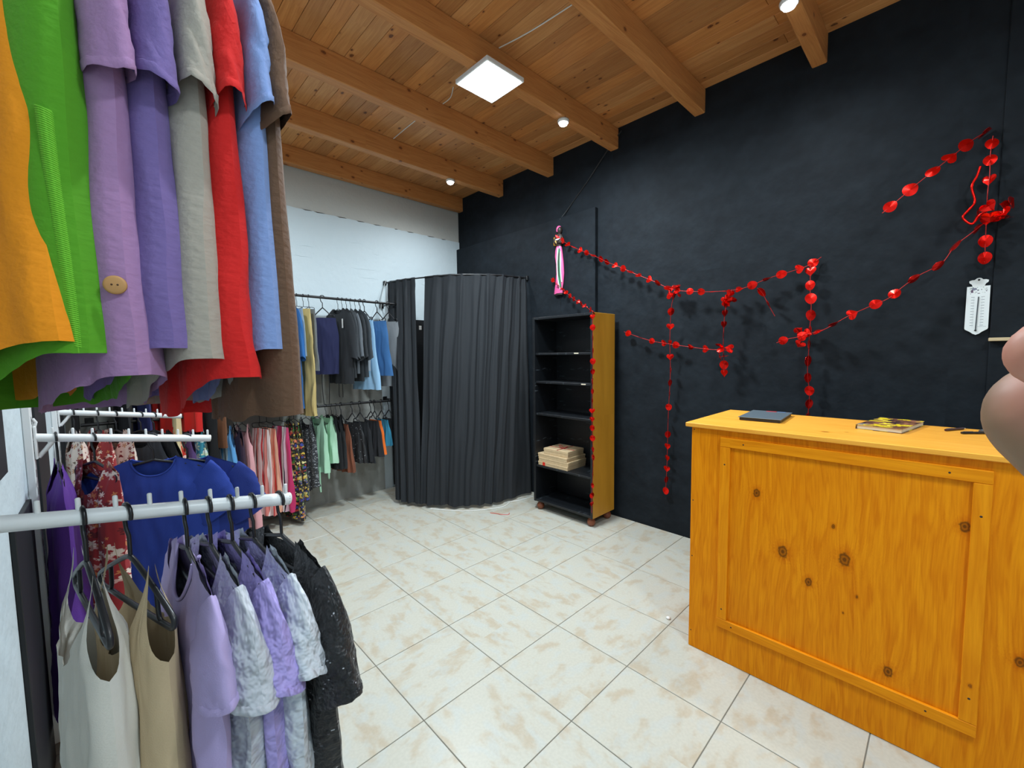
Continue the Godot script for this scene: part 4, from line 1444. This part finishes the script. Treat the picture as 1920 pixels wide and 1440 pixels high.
const SWAG_E := [Vector3(3.370, 2.354, -2.898), Vector3(3.360, 2.281, -2.804), Vector3(3.350, 2.204, -2.706), Vector3(3.300, 2.105, -2.554), Vector3(3.200, 2.013, -2.353), Vector3(3.055, 1.919, -2.134)]
const CURL := [Vector3(3.400, 2.537, 0.075), Vector3(3.400, 2.490, 0.065), Vector3(3.400, 2.440, 0.048), Vector3(3.400, 2.358, 0.063), Vector3(3.400, 2.317, 0.040), Vector3(3.400, 2.284, 0.022), Vector3(3.400, 2.242, 0.057), Vector3(3.400, 2.279, 0.080), Vector3(3.400, 2.300, 0.108)]
const CABLE := [Vector3(3.460, 3.570, -2.131), Vector3(3.460, 3.428, -2.300), Vector3(3.460, 3.256, -2.480), Vector3(3.460, 3.064, -2.708), Vector3(3.420, 2.939, -2.814)]
const STRAY := [Vector3(3.340, 2.019, -0.958), Vector3(3.360, 1.984, -0.932), Vector3(3.370, 1.903, -0.896), Vector3(3.380, 1.815, -0.854)]

# ---------------------------------------------------------------- wall decoration

# flat outline in x-y with thickness along z
func prism(outline: PackedVector2Array, thick: float) -> ArrayMesh:
	var m := MB.new()
	var tris := Geometry2D.triangulate_polygon(outline)
	var box := Rect2(outline[0], Vector2.ZERO)
	for p in outline:
		box = box.expand(p)
	for side in [1.0, -1.0]:
		for i in range(0, tris.size(), 3):
			var q := []
			var uv := []
			for k in 3:
				var p := outline[tris[i + k]]
				q.append(Vector3(p.x, p.y, side * thick / 2))
				uv.append(Vector2((p.x - box.position.x) / box.size.x, 1.0 - (p.y - box.position.y) / box.size.y))
			m.poly(q, Vector3(0, 0, side), uv)
	var n := outline.size()
	var area := 0.0
	for i in n:
		area += outline[i].cross(outline[(i + 1) % n])
	for i in n:
		var a := outline[i]
		var b := outline[(i + 1) % n]
		var e := (b - a)
		var o := Vector3(e.y, -e.x, 0) * signf(area)
		m.poly([Vector3(a.x, a.y, thick / 2), Vector3(b.x, b.y, thick / 2), Vector3(b.x, b.y, -thick / 2), Vector3(a.x, a.y, -thick / 2)], o, [Vector2.ZERO, Vector2.ZERO, Vector2.ZERO, Vector2.ZERO])
	return m.mesh()


# foil heart whose point lies along -y, slightly dished
func heart_mesh(s: float, round_: bool) -> ArrayMesh:
	var m := MB.new()
	var n := 22
	var rim := []
	for i in n:
		var a := TAU * i / n
		var p: Vector2
		if round_:
			p = Vector2(sin(a), cos(a)) * 0.5
			if cos(a) < -0.6:
				p.y -= 0.10 * (-cos(a) - 0.6) / 0.4
		else:
			p = Vector2(16.0 * pow(sin(a), 3.0), 13.0 * cos(a) - 5.0 * cos(2.0 * a) - 2.0 * cos(3.0 * a) - cos(4.0 * a)) / 32.0
		rim.append(p * s)
	for i in n:
		var a: Vector2 = rim[i]
		var b: Vector2 = rim[(i + 1) % n]
		m.poly([Vector3(0, 0, 0.004), Vector3(a.x, a.y, 0), Vector3(b.x, b.y, 0)], Vector3.BACK)
		m.poly([Vector3(0, 0, 0.0032), Vector3(a.x, a.y, -0.0008), Vector3(b.x, b.y, -0.0008)], Vector3.FORWARD)
		m.poly([Vector3(a.x, a.y, 0), Vector3(b.x, b.y, 0), Vector3(b.x, b.y, -0.0008), Vector3(a.x, a.y, -0.0008)], Vector3(a.x + b.x, a.y + b.y, 0))
	return m.mesh()


func garland(label: String, pts: Array, gap: float, size: float, seed: int, face: Vector3, calm := 0.5) -> Node3D:
	var path := smooth(pts, 5)
	var base: Vector3 = path[path.size() / 2]
	var t := thing("heart_garland", label, "garland", base, 0.0, "red foil heart garlands")
	var local := []
	for p in path:
		local.append(p - base)
	part(t, "string", tubem(local, 0.0022, 5), M.foil_string)
	var r := RandomNumberGenerator.new()
	r.seed = seed
	var hearts := [heart_mesh(size, false), heart_mesh(size * 0.95, true), heart_mesh(size * 0.85, true)]
	var walked := gap * 0.4
	for i in local.size() - 1:
		var a: Vector3 = local[i]
		var b: Vector3 = local[i + 1]
		var l := (b - a).length()
		while walked < l:
			var d := (b - a) / l
			var up := -d
			var f := (face - up * face.dot(up)).normalized()
			f = f.rotated(up, r.randfn(0.0, calm * 2.0))
			var h := part(t, "heart", hearts[r.randi() % 3], M.foil, a + d * walked)
			h.basis = Basis(up.cross(f).normalized(), up, f)
			walked += gap * r.randf_range(0.8, 1.2)
		walked -= l
	return t


func build_wall_decor() -> void:
	M.foil = mat(rgb(230, 22, 10), 0.2, 0.8)
	M.foil.cull_mode = BaseMaterial3D.CULL_DISABLED
	M.foil_string = mat(rgb(170, 24, 18), 0.4, 0.3)
	var out := Vector3(-1, 0.15, 0.1)
	garland("red foil heart garland swagging from the painted figure across the black wall", SWAG_A, 0.095, 0.062, 801, out, 0.55)
	garland("red foil heart garland hanging straight down nearest the bookcase", DROP_A, 0.115, 0.062, 802, out, 0.7)
	garland("short red foil heart garland hanging between the two longer drops", DROP_B, 0.07, 0.066, 803, out, 0.6)
	garland("red foil heart garland hanging down behind the dark notebook", DROP_C, 0.10, 0.07, 804, out, 0.5)
	garland("low red foil heart garland running from the bookcase to the short drop", SWAG_B, 0.12, 0.06, 805, out, 0.9)
	garland("long red foil heart garland rising to the corner above the thermometer", SWAG_C, 0.105, 0.066, 806, out, 0.45)
	garland("upper red foil heart garland rising steeply to the wall corner", SWAG_D, 0.105, 0.07, 807, out, 0.4)
	garland("red foil heart garland hanging straight down above the thermometer", DROP_D, 0.10, 0.062, 808, out, 0.5)
	garland("red foil heart garland from the painted figure to the bookcase top", SWAG_E, 0.085, 0.056, 809, out, 0.5)
	var edge := []
	for y in [1.925, 1.7, 1.5, 1.3, 1.1, 0.9, 0.7, 0.5, 0.3, 0.15]:
		edge.append(Vector3(3.046 - 0.004 * sin(y * 9.0), y, -2.15 - 0.006 * sin(y * 7.0)))
	garland("red foil heart garland taped down the front edge of the bookcase", edge, 0.09, 0.052, 810, Vector3(-1, 0, 0.4), 0.6)
	garland("two loose red foil hearts dangling beneath the middle of the long swag", STRAY, 0.10, 0.07, 811, out, 0.7)
	var curl := MB.new()
	curl.tube(smooth(CURL, 5), 0.0055, 6)
	var cb: Vector3 = CURL[4]
	solo("curled_ribbon", "curled shiny red ribbon beside the drop above the thermometer", "ribbon", curl.mesh(), M.foil)
	# knotted bunch of hearts at the corner
	var kn := thing("heart_bunch", "knotted bunch of red foil hearts where the garlands meet at the corner", "garland", Vector3(3.40, 2.275, 0.135))
	var r := RandomNumberGenerator.new()
	r.seed = 44
	var hm := heart_mesh(0.068, false)
	for i in 9:
		var h := part(kn, "heart", hm, M.foil, Vector3(r.randf_range(-0.05, 0.03), r.randf_range(-0.05, 0.045), r.randf_range(-0.06, 0.055)))
		h.rotation = Vector3(r.randf() * TAU, -PI / 2 + r.randfn(0, 0.7), r.randf() * TAU)
	for spot in [[Vector3(3.33, 2.06, -1.55), "knotted red foil hearts at the head of the drop nearest the bookcase"], [Vector3(3.32, 1.98, -1.15), "knotted red foil hearts at the head of the short drop"], [Vector3(3.35, 1.57, -1.17), "knotted red foil hearts at the foot of the short drop"], [Vector3(3.36, 1.66, -0.67), "knotted red foil hearts where the rising garland crosses the long drop"]]:
		var k2 := thing("heart_bunch", spot[1], "garland", spot[0])
		for i in 5:
			var h := part(k2, "heart", hm, M.foil, Vector3(r.randf_range(-0.04, 0.02), r.randf_range(-0.05, 0.05), r.randf_range(-0.045, 0.045)))
			h.rotation = Vector3(r.randfn(0, 0.7), -PI / 2 + r.randfn(0, 0.7), r.randf() * TAU)

	painted_figure()
	thermometer()

	# dark cable on the black wall
	var wc := MB.new()
	wc.tube(smooth(CABLE, 5), 0.006, 6)
	solo("wall_cable", "dark cable running slantwise down the black wall above the bookcase", "cable", wc.mesh(), M.black_metal)
	# white cable along the ceiling boards
	var cc := thing("ceiling_cable", "thin white cable stapled to the ceiling boards on both sides of the panel lamp", "cable", Vector3(2.05, PLANK_Y - 0.004, -2.3))
	for run in [[Vector3(-0.05, 0, 0.14), Vector3(0.0, 0, 0.4), Vector3(0.04, 0, 0.81)], [Vector3(-0.03, 0, -0.4), Vector3(0.03, 0, -0.52), Vector3(0.035, 0, -0.63)], [Vector3(0.01, 0, -0.73), Vector3(0.0, 0, -1.0), Vector3(0.01, 0, -1.4)]]:
		part(cc, "run", tubem(smooth(run, 6), 0.004, 6), M.white_plastic)


# slim painted wooden figure hung on the wall, about 70 cm tall
func painted_figure() -> void:
	var t := thing("painted_figure", "slim painted wooden figure of a woman in a pink robe on the black wall", "figure", Vector3(3.40, 2.19, -2.81), -PI / 2)
	var pink := mat(rgb(226, 92, 150), 0.35)
	var white := mat(rgb(226, 222, 224), 0.35)
	var green := mat(rgb(40, 120, 78), 0.35)
	var dark := mat(rgb(46, 34, 30), 0.4)
	var yellow := mat(rgb(232, 170, 26), 0.4)
	var red := mat(rgb(206, 40, 40), 0.35)
	part(t, "robe", loft([[0.0, -0.012, 0.058, 0.018], [0.05, -0.01, 0.05, 0.02], [0.10, 0.0, 0.052, 0.02], [0.20, 0.012, 0.05, 0.022], [0.30, 0.008, 0.048, 0.024], [0.38, -0.004, 0.05, 0.024], [0.44, -0.006, 0.042, 0.024], [0.475, -0.002, 0.03, 0.022]]), pink)
	part(t, "white_fold", ribbon([Vector3(0.0, 0.46, 0.022), Vector3(-0.005, 0.36, 0.026), Vector3(-0.004, 0.25, 0.026), Vector3(0.006, 0.12, 0.024), Vector3(0.03, 0.04, 0.022)], 0.018), white)
	part(t, "green_fold", ribbon([Vector3(0.018, 0.45, 0.021), Vector3(0.012, 0.35, 0.026), Vector3(0.014, 0.24, 0.027), Vector3(0.022, 0.13, 0.025), Vector3(0.036, 0.05, 0.022)], 0.026), green)
	part(t, "dark_fold", ribbon([Vector3(0.016, 0.41, 0.0265), Vector3(0.011, 0.33, 0.0305), Vector3(0.013, 0.24, 0.0315), Vector3(0.02, 0.16, 0.0285)], 0.011), dark)
	part(t, "pale_fold", ribbon([Vector3(0.032, 0.42, 0.016), Vector3(0.03, 0.32, 0.02), Vector3(0.034, 0.2, 0.021), Vector3(0.045, 0.11, 0.018)], 0.014), white)
	part(t, "torso", loft([[0.47, -0.002, 0.03, 0.02], [0.52, 0.0, 0.034, 0.024], [0.57, 0.002, 0.04, 0.024], [0.592, 0.002, 0.03, 0.02], [0.605, 0.004, 0.014, 0.014]]), dark)
	part(t, "arm", tubem(smooth([Vector3(0.036, 0.58, 0.01), Vector3(0.056, 0.535, 0.014), Vector3(0.04, 0.505, 0.024), Vector3(0.0, 0.515, 0.03)], 4), 0.011, 8), dark)
	part(t, "arm", tubem(smooth([Vector3(-0.034, 0.58, 0.01), Vector3(-0.05, 0.53, 0.012), Vector3(-0.03, 0.5, 0.026)], 4), 0.011, 8), dark)
	part(t, "shawl", ribbon([Vector3(-0.03, 0.59, 0.022), Vector3(0.0, 0.565, 0.03), Vector3(0.03, 0.55, 0.03)], 0.022), red)
	part(t, "sash", ribbon([Vector3(-0.025, 0.545, 0.028), Vector3(0.005, 0.54, 0.032), Vector3(0.03, 0.548, 0.028)], 0.014), white)
	part(t, "yellow_basket", loft([[0.495, -0.046, 0.022, 0.016], [0.52, -0.046, 0.026, 0.02], [0.555, -0.05, 0.016, 0.014], [0.575, -0.05, 0.02, 0.014]]), yellow)
	part(t, "head", loft([[0.60, 0.006, 0.012, 0.012], [0.617, 0.008, 0.023, 0.022], [0.64, 0.008, 0.028, 0.027], [0.662, 0.006, 0.023, 0.023], [0.675, 0.005, 0.008, 0.008]]), dark)
	part(t, "head_wrap", loft([[0.622, -0.012, 0.016, 0.02], [0.64, -0.008, 0.023, 0.025], [0.66, -0.002, 0.027, 0.027], [0.677, 0.0, 0.018, 0.018], [0.683, 0.0, 0.005, 0.005]]), pink)
	part(t, "base", loft([[-0.014, -0.006, 0.05, 0.02], [0.004, -0.006, 0.05, 0.02]]), dark)
	part(t, "hanging_wire", tubem([Vector3(0, 0.0, -0.015), Vector3(0.0, -0.2, -0.018)], 0.0018, 5), M.black_metal)


# stack of ellipses: [height, centre x, half width, half depth], closed at both ends
func loft(levels: Array) -> ArrayMesh:
	var m := MB.new()
	var rows := []
	var uvs := []
	var k := 18
	for q in levels:
		var row := PackedVector3Array()
		var ur := PackedVector2Array()
		for i in k + 1:
			var a := TAU * i / k
			row.append(Vector3(q[1] + cos(a) * q[2], q[0], sin(a) * q[3]))
			ur.append(Vector2(i * 0.02, q[0]))
		rows.append(row)
		uvs.append(ur)
	m.grid(rows, uvs, Vector3.UP, true)
	for e in [0, rows.size() - 1]:
		var p := []
		for i in k:
			p.append(rows[e][i])
		m.poly(p, Vector3.DOWN if e == 0 else Vector3.UP)
	return m.mesh()


# flat raised band along a path, width across x
func ribbon(pts: Array, w: float) -> ArrayMesh:
	var m := MB.new()
	var path := smooth(pts, 5)
	var rows := []
	var uvs := []
	for i in path.size():
		var t := float(i) / (path.size() - 1)
		var d: Vector3 = (path[mini(i + 1, path.size() - 1)] - path[maxi(i - 1, 0)]).normalized()
		var s := Vector3(d.y, -d.x, 0).normalized() * w * 0.5 * (0.7 + 0.5 * sin(PI * t))
		var row := PackedVector3Array()
		var ur := PackedVector2Array()
		for k in 9:
			var a := TAU * k / 8
			row.append(path[i] + s * cos(a) + Vector3(0, 0, 0.003 * sin(a)))
			ur.append(Vector2(k * 0.1, t))
		rows.append(row)
		uvs.append(ur)
	m.grid(rows, uvs, Vector3.UP, true)
	return m.mesh()


func thermometer() -> void:
	var t := thing("wall_thermometer", "white enamel wall thermometer with a scroll top on the black wall", "thermometer", Vector3(WALL_X - 0.012, 1.80, 0.098), -PI / 2)
	var o := PackedVector2Array()
	for p in [[0.0, -0.152], [0.012, -0.146], [0.022, -0.136], [0.042, -0.122], [0.044, -0.115], [0.043, 0.112], [0.022, 0.112], [0.026, 0.124], [0.035, 0.132], [0.036, 0.142], [0.026, 0.147], [0.016, 0.147], [0.008, 0.155], [0.0, 0.157]]:
		o.append(Vector2(p[0], p[1]))
	for i in range(o.size() - 2, 0, -1):
		o.append(Vector2(-o[i].x, o[i].y))
	var im := Image.create(176, 620, false, Image.FORMAT_RGB8)
	im.fill(rgb(222, 228, 228))
	# scale ticks and a sketchy printed picture with lettering-like strokes
	for i in 11:
		var y := 205 + i * 31
		im.fill_rect(Rect2i(38, y, 26, 4), rgb(96, 104, 112))
		im.fill_rect(Rect2i(112, y, 26, 4), rgb(96, 104, 112))
		im.fill_rect(Rect2i(52, y + 15, 12, 2), rgb(130, 136, 142))
		im.fill_rect(Rect2i(112, y + 15, 12, 2), rgb(130, 136, 142))
	var r := RandomNumberGenerator.new()
	r.seed = 12
	for i in 46:
		var px := int(r.randf_range(20, 150))
		var py := int(r.randf_range(98, 168))
		var c: Color = [rgb(70, 72, 84), rgb(110, 120, 116), rgb(150, 160, 150), rgb(120, 96, 110)][r.randi() % 4]
		im.fill_rect(Rect2i(px, py, 3 + r.randi() % 12, 2 + r.randi() % 6), c)
	im.fill_rect(Rect2i(40, 108, 34, 22), rgb(120, 122, 140))
	im.fill_rect(Rect2i(34, 128, 16, 30), rgb(84, 62, 86))
	for i in 8:
		im.fill_rect(Rect2i(98 + i * 8, 528 + (i % 3), 5, 3), rgb(100, 108, 112))
	part(t, "plate", prism(o, 0.004), tex_mat(ImageTexture.create_from_image(im), 1, 1, 0.3))
	part(t, "tube", tubem([Vector3(0.002, 0.055, 0.004), Vector3(-0.002, -0.125, 0.004)], 0.0022, 8), mat(rgb(60, 66, 72), 0.2))
	var b := MB.new()
	b.lathe([Vector2(0.0, -0.005), Vector2(0.004, -0.003), Vector2(0.005, 0.0), Vector2(0.004, 0.003), Vector2(0.0, 0.005)], Vector3(-0.002, -0.128, 0.005), 12)
	part(t, "bulb", b.mesh(), mat(rgb(30, 32, 36), 0.3))
	var nl := MB.new()
	nl.lathe([Vector2(0.0, 0.004), Vector2(0.004, 0.003), Vector2(0.005, 0.0), Vector2(0.0, 0.0)], Vector3.ZERO, 10)
	var nn := part(t, "nail", nl.mesh(), M.black_metal, Vector3(0, 0.146, 0.0022))
	nn.rotation.x = PI / 2


func build_small_things() -> void:
	var top := 1.2115
	# dark notebook
	var nb := thing("notebook", "flat dark grey notebook lying on the counter top", "notebook", Vector3(2.56, top, -0.675), deg_to_rad(4.0))
	part(nb, "pages", boxm(Vector3(0.315, 0.014, 0.185), 0.002), mat(rgb(30, 32, 36), 0.5), Vector3(0, 0.0075, 0))
	part(nb, "cover", boxm(Vector3(0.325, 0.004, 0.195), 0.0015), mat(rgb(92, 104, 112), 0.35), Vector3(0, 0.0168, 0))
	part(nb, "red_label", boxm(Vector3(0.02, 0.001, 0.05), 0.0002), mat(rgb(196, 60, 70), 0.5), Vector3(0.14, 0.0195, 0.0))
	part(nb, "blue_label", boxm(Vector3(0.02, 0.001, 0.04), 0.0002), mat(rgb(90, 120, 160), 0.5), Vector3(0.14, 0.0195, 0.05))
	# paperback with a yellow streaked cover
	var cover := blobs(128, 95, rgb(110, 70, 50), [rgb(226, 196, 30), rgb(240, 214, 60), rgb(60, 40, 40), rgb(150, 96, 70), rgb(130, 120, 116)], 40, 0.05, 0.16)
	var bk := thing("paperback_book", "paperback book with a brown and yellow cover on the counter top", "book", Vector3(2.62, top, -0.175), deg_to_rad(-10.0))
	part(bk, "pages", boxm(Vector3(0.33, 0.018, 0.155), 0.001), mat(rgb(206, 196, 172), 0.9), Vector3(0, 0.0105, 0))
	var cm := tex_mat(cover, 3.0, 3.0, 0.4)
	part(bk, "cover", boxm(Vector3(0.338, 0.0014, 0.162), 0.0004), cm, Vector3(0, 0.0203, 0))
	part(bk, "back_cover", boxm(Vector3(0.338, 0.0014, 0.162), 0.0004), cm, Vector3(0, 0.0008, 0))
	part(bk, "spine", boxm(Vector3(0.338, 0.0205, 0.0014), 0.0004), cm, Vector3(0, 0.0105, -0.0805))
	# pens
	var words := ["dark red ball pen lying on the counter top", "black ball pen lying across the counter top", "silver tipped ball pen lying by the black pen"]
	var cols := [rgb(60, 28, 30), rgb(24, 24, 28), rgb(70, 72, 78)]
	var at := [Vector3(2.70, top + 0.0052, 0.035), Vector3(2.64, top + 0.0052, 0.10), Vector3(2.76, top + 0.0052, 0.13)]
	var turn := [-28.0, -48.0, -20.0]
	for i in 3:
		var p := thing("ball_pen", words[i], "pen", at[i], deg_to_rad(turn[i]), "pens on the counter")
		part(p, "barrel", tubem([Vector3(-0.065, 0, 0), Vector3(0.05, 0, 0)], 0.005, 10), mat(cols[i], 0.35))
		part(p, "tip", tubem([Vector3(0.05, 0, 0), Vector3(0.066, 0, 0)], [0.0046, 0.001], 10), mat(rgb(176, 178, 182), 0.3, 0.8))
		part(p, "clip", boxm(Vector3(0.04, 0.0016, 0.003), 0.0005), mat(rgb(120, 122, 126), 0.3, 0.7), Vector3(-0.04, 0.0056, 0))
	# scraps on the floor
	solo("ribbon_scrap", "scrap of thin red ribbon lying on the tiles before the curtain", "ribbon", tubem(smooth([Vector3(2.66, 0.003, -3.10), Vector3(2.685, 0.004, -3.05), Vector3(2.71, 0.003, -2.99), Vector3(2.755, 0.003, -2.94), Vector3(2.785, 0.006, -2.955)], 5), 0.003, 5), mat(rgb(206, 60, 48), 0.5))
	var cr := MB.new()
	cr.lathe([Vector2(0.0, 0.0), Vector2(0.012, 0.001), Vector2(0.014, 0.006), Vector2(0.008, 0.011), Vector2(0.0, 0.012)], Vector3.ZERO, 7)
	solo("paper_crumb", "small white paper crumb on the tiles near the counter corner", "paper", cr.mesh(), M.white_plastic, Vector3(2.306, 0.0005, -1.087))
	# wooden ledge and white door by the far end of the black wall
	solo("wall_ledge", "short pale wooden ledge on the black wall under the thermometer", "ledge", boxm(Vector3(0.05, 0.018, 0.30), 0.002, 2), mat(rgb(196, 176, 138), 0.6), Vector3(WALL_X - 0.042, 1.62, 0.295))
	var dr := structure("door_1")
	part(dr, "door_leaf", boxm(Vector3(0.03, 1.92, 0.74), 0.003), mat(rgb(196, 214, 226), 0.5), Vector3(WALL_X - 0.032, 0.962, 0.645))
	part(dr, "door_handle", tubem([Vector3(0, 0, 0), Vector3(-0.05, 0, 0), Vector3(-0.052, 0, 0.1)], 0.008, 8), M.white_metal, Vector3(WALL_X - 0.047, 1.0, 0.34))


# ---------------------------------------------------------------- hand

func capsule(p: Vector3, a: Vector3, b: Vector3, ra: float, rb: float) -> float:
	var ab := b - a
	var h := clampf((p - a).dot(ab) / ab.length_squared(), 0.0, 1.0)
	return (p - a - ab * h).length() - lerpf(ra, rb, h)


func smin(a: float, b: float, k: float) -> float:
	var h := maxf(k - absf(a - b), 0.0) / k
	return minf(a, b) - h * h * k * 0.25


# surface nets over a field
func nets(field: Callable, lo: Vector3, hi: Vector3, cell: float, tint: Callable) -> ArrayMesh:
	var nx := int(ceil((hi.x - lo.x) / cell)) + 1
	var ny := int(ceil((hi.y - lo.y) / cell)) + 1
	var nz := int(ceil((hi.z - lo.z) / cell)) + 1
	var f := PackedFloat32Array()
	f.resize(nx * ny * nz)
	# whole blocks far from the surface take one value
	var bs := 4
	for bz in range(0, nz, bs):
		for by in range(0, ny, bs):
			for bx in range(0, nx, bs):
				var mid: float = field.call(lo + (Vector3(bx, by, bz) + Vector3.ONE * (bs - 1) / 2.0) * cell)
				var near := absf(mid) < cell * bs * 1.25
				for z in range(bz, mini(bz + bs, nz)):
					for y in range(by, mini(by + bs, ny)):
						for x in range(bx, mini(bx + bs, nx)):
							f[x + nx * (y + ny * z)] = field.call(lo + Vector3(x, y, z) * cell) if near else mid
	var id := PackedInt32Array()
	id.resize(nx * ny * nz)
	id.fill(-1)
	var v := PackedVector3Array()
	for z in nz - 1:
		for y in ny - 1:
			for x in nx - 1:
				if absf(f[x + nx * (y + ny * z)]) > cell * 2.5:
					continue
				var s := Vector3.ZERO
				var n := 0
				for e in [[0, 0, 0, 1, 0, 0], [0, 1, 0, 1, 1, 0], [0, 0, 1, 1, 0, 1], [0, 1, 1, 1, 1, 1], [0, 0, 0, 0, 1, 0], [1, 0, 0, 1, 1, 0], [0, 0, 1, 0, 1, 1], [1, 0, 1, 1, 1, 1], [0, 0, 0, 0, 0, 1], [1, 0, 0, 1, 0, 1], [0, 1, 0, 0, 1, 1], [1, 1, 0, 1, 1, 1]]:
					var a := f[x + e[0] + nx * (y + e[1] + ny * (z + e[2]))]
					var b := f[x + e[3] + nx * (y + e[4] + ny * (z + e[5]))]
					if (a < 0.0) != (b < 0.0):
						var t := a / (a - b)
						s += Vector3(lerpf(e[0], e[3], t), lerpf(e[1], e[4], t), lerpf(e[2], e[5], t))
						n += 1
				if n:
					id[x + nx * (y + ny * z)] = v.size()
					v.append(lo + (Vector3(x, y, z) + s / n) * cell)
	var ix := PackedInt32Array()
	var st := [1, nx, nx * ny]
	for z in range(1, nz - 1):
		for y in range(1, ny - 1):
			for x in range(1, nx - 1):
				var c := x + nx * (y + ny * z)
				for ax in 3:
					var a := f[c] < 0.0
					var b := f[c + st[ax]] < 0.0
					if a == b:
						continue
					var s1: int = st[(ax + 1) % 3]
					var s2: int = st[(ax + 2) % 3]
					var q := [id[c], id[c - s1], id[c - s1 - s2], id[c - s2]]
					if q[0] < 0 or q[1] < 0 or q[2] < 0 or q[3] < 0:
						continue
					if a:
						ix.append_array([q[0], q[2], q[1], q[0], q[3], q[2]])
					else:
						ix.append_array([q[0], q[1], q[2], q[0], q[2], q[3]])
	var n := PackedVector3Array()
	var col := PackedColorArray()
	var e := cell * 0.4
	for p in v:
		n.append(Vector3(field.call(p + Vector3(e, 0, 0)) - field.call(p - Vector3(e, 0, 0)), field.call(p + Vector3(0, e, 0)) - field.call(p - Vector3(0, e, 0)), field.call(p + Vector3(0, 0, e)) - field.call(p - Vector3(0, 0, e))).normalized())
		col.append(tint.call(p))
	var arr := []
	arr.resize(Mesh.ARRAY_MAX)
	arr[Mesh.ARRAY_VERTEX] = v
	arr[Mesh.ARRAY_NORMAL] = n
	arr[Mesh.ARRAY_COLOR] = col
	arr[Mesh.ARRAY_INDEX] = ix
	var m := ArrayMesh.new()
	m.add_surface_from_arrays(Mesh.PRIMITIVE_TRIANGLES, arr)
	return m


func build_hand() -> void:
	# bones as [a, b, radius a, radius b]; x to the right, y up, z back, measured from the hand's own origin
	var o := Vector3(0.185, -0.01, -0.05)
	var J := {
		"i0": Vector3(0.185, 0.008, -0.050), "i1": Vector3(0.152, 0.021, -0.074), "i2": Vector3(0.124, 0.014, -0.078), "i3": Vector3(0.1045, 0.0058, -0.0805),
		"m0": Vector3(0.187, -0.012, -0.052), "m1": Vector3(0.1225, -0.0075, -0.092), "m2": Vector3(0.1245, -0.0245, -0.082), "m3": Vector3(0.150, -0.036, -0.062),
		"r0": Vector3(0.190, -0.032, -0.050), "r1": Vector3(0.145, -0.050, -0.086), "r2": Vector3(0.146, -0.063, -0.070), "r3": Vector3(0.163, -0.066, -0.054),
		"p0": Vector3(0.193, -0.050, -0.046), "p1": Vector3(0.160, -0.075, -0.074), "p2": Vector3(0.162, -0.085, -0.060), "p3": Vector3(0.176, -0.086, -0.048),
		"t0": Vector3(0.225, 0.012, -0.010), "t1": Vector3(0.190, 0.020, 0.010), "t2": Vector3(0.160, 0.010, 0.016), "t3": Vector3(0.138, 0.004, 0.014),
		"w": Vector3(0.262, -0.030, -0.012), "e": Vector3(0.36, -0.10, 0.02),
	}
	for k in J:
		J[k] -= o
	var fingers := [
		[["i0", "i1", 0.0115, 0.0098], ["i1", "i2", 0.0098, 0.0086], ["i2", "i3", 0.0086, 0.0070]],
		[["m0", "m1", 0.0118, 0.0124], ["m1", "m2", 0.0124, 0.0116], ["m2", "m3", 0.0106, 0.0082]],
		[["r0", "r1", 0.0112, 0.0100], ["r1", "r2", 0.0100, 0.0092], ["r2", "r3", 0.0092, 0.0076]],
		[["p0", "p1", 0.0100, 0.0086], ["p1", "p2", 0.0086, 0.0078], ["p2", "p3", 0.0078, 0.0066]],
		[["t0", "t1", 0.0160, 0.0120], ["t1", "t2", 0.0112, 0.0104], ["t2", "t3", 0.0104, 0.0080]],
	]
	var palm := [["i0", "w", 0.0125, 0.022], ["m0", "w", 0.0130, 0.024], ["r0", "w", 0.0125, 0.023], ["p0", "w", 0.0115, 0.021], ["t0", "w", 0.016, 0.022], ["w", "e", 0.025, 0.034]]
	var bumps := noise(19, 160.0, 2)
	var field := func(p: Vector3) -> float:
		var d := 1.0
		for b in palm:
			d = smin(d, capsule(p, J[b[0]], J[b[1]], b[2], b[3]), 0.014)
		for fg in fingers:
			var q := 1.0
			for b in fg:
				q = smin(q, capsule(p, J[b[0]], J[b[1]], b[2], b[3]), 0.004)
			d = smin(d, q, 0.0045)
		return d + 0.00012 * bumps.get_noise_3dv(p)
	var pale := Color8(138, 108, 82).srgb_to_linear()
	var rosy := Color8(190, 130, 108).srgb_to_linear()
	var fleck := noise(23, 90.0, 3)
	var tint := func(p: Vector3) -> Color:
		var tip := 1.0
		for k in ["i3", "m3", "r3", "p3", "t3"]:
			tip = minf(tip, p.distance_to(J[k]))
		var c := pale.lerp(rosy, 1.0 - smoothstep(0.012, 0.024, tip))
		return c * (1.0 + 0.10 * fleck.get_noise_3dv(p))
	var m := nets(field, Vector3(-0.102, -0.125, -0.068), Vector3(0.215, 0.058, 0.112), 0.0019, tint)
	var skin := mat(Color.WHITE, 0.55)
	skin.vertex_color_use_as_albedo = true
	skin.subsurf_scatter_enabled = true
	skin.subsurf_scatter_strength = 0.06
	var cam: Camera3D = get_node("camera")
	var t := thing("hand", "bare hand with curled fingers held out beside the thermometer", "hand")
	t.transform = Transform3D(cam.transform.basis, cam.transform * o)
	part(t, "skin", m, skin)
	var nails := [["t3", "t2", Vector3.UP]]
	for q in nails:
		var d: Vector3 = (J[q[0]] - J[q[1]]).normalized()
		var up: Vector3 = q[2]
		up = (up - d * up.dot(d)).normalized()
		var nm := MB.new()
		nm.lathe([Vector2(0.0, 0.0008), Vector2(0.0032, 0.0005), Vector2(0.0046, -0.0006), Vector2(0.0, -0.0014)], Vector3.ZERO, 14)
		var n := part(t, "fingernail", nm.mesh(), mat(rgb(222, 180, 164), 0.3), J[q[0]] + up * 0.0066)
		n.basis = Basis(d * 1.25, up, d.cross(up))
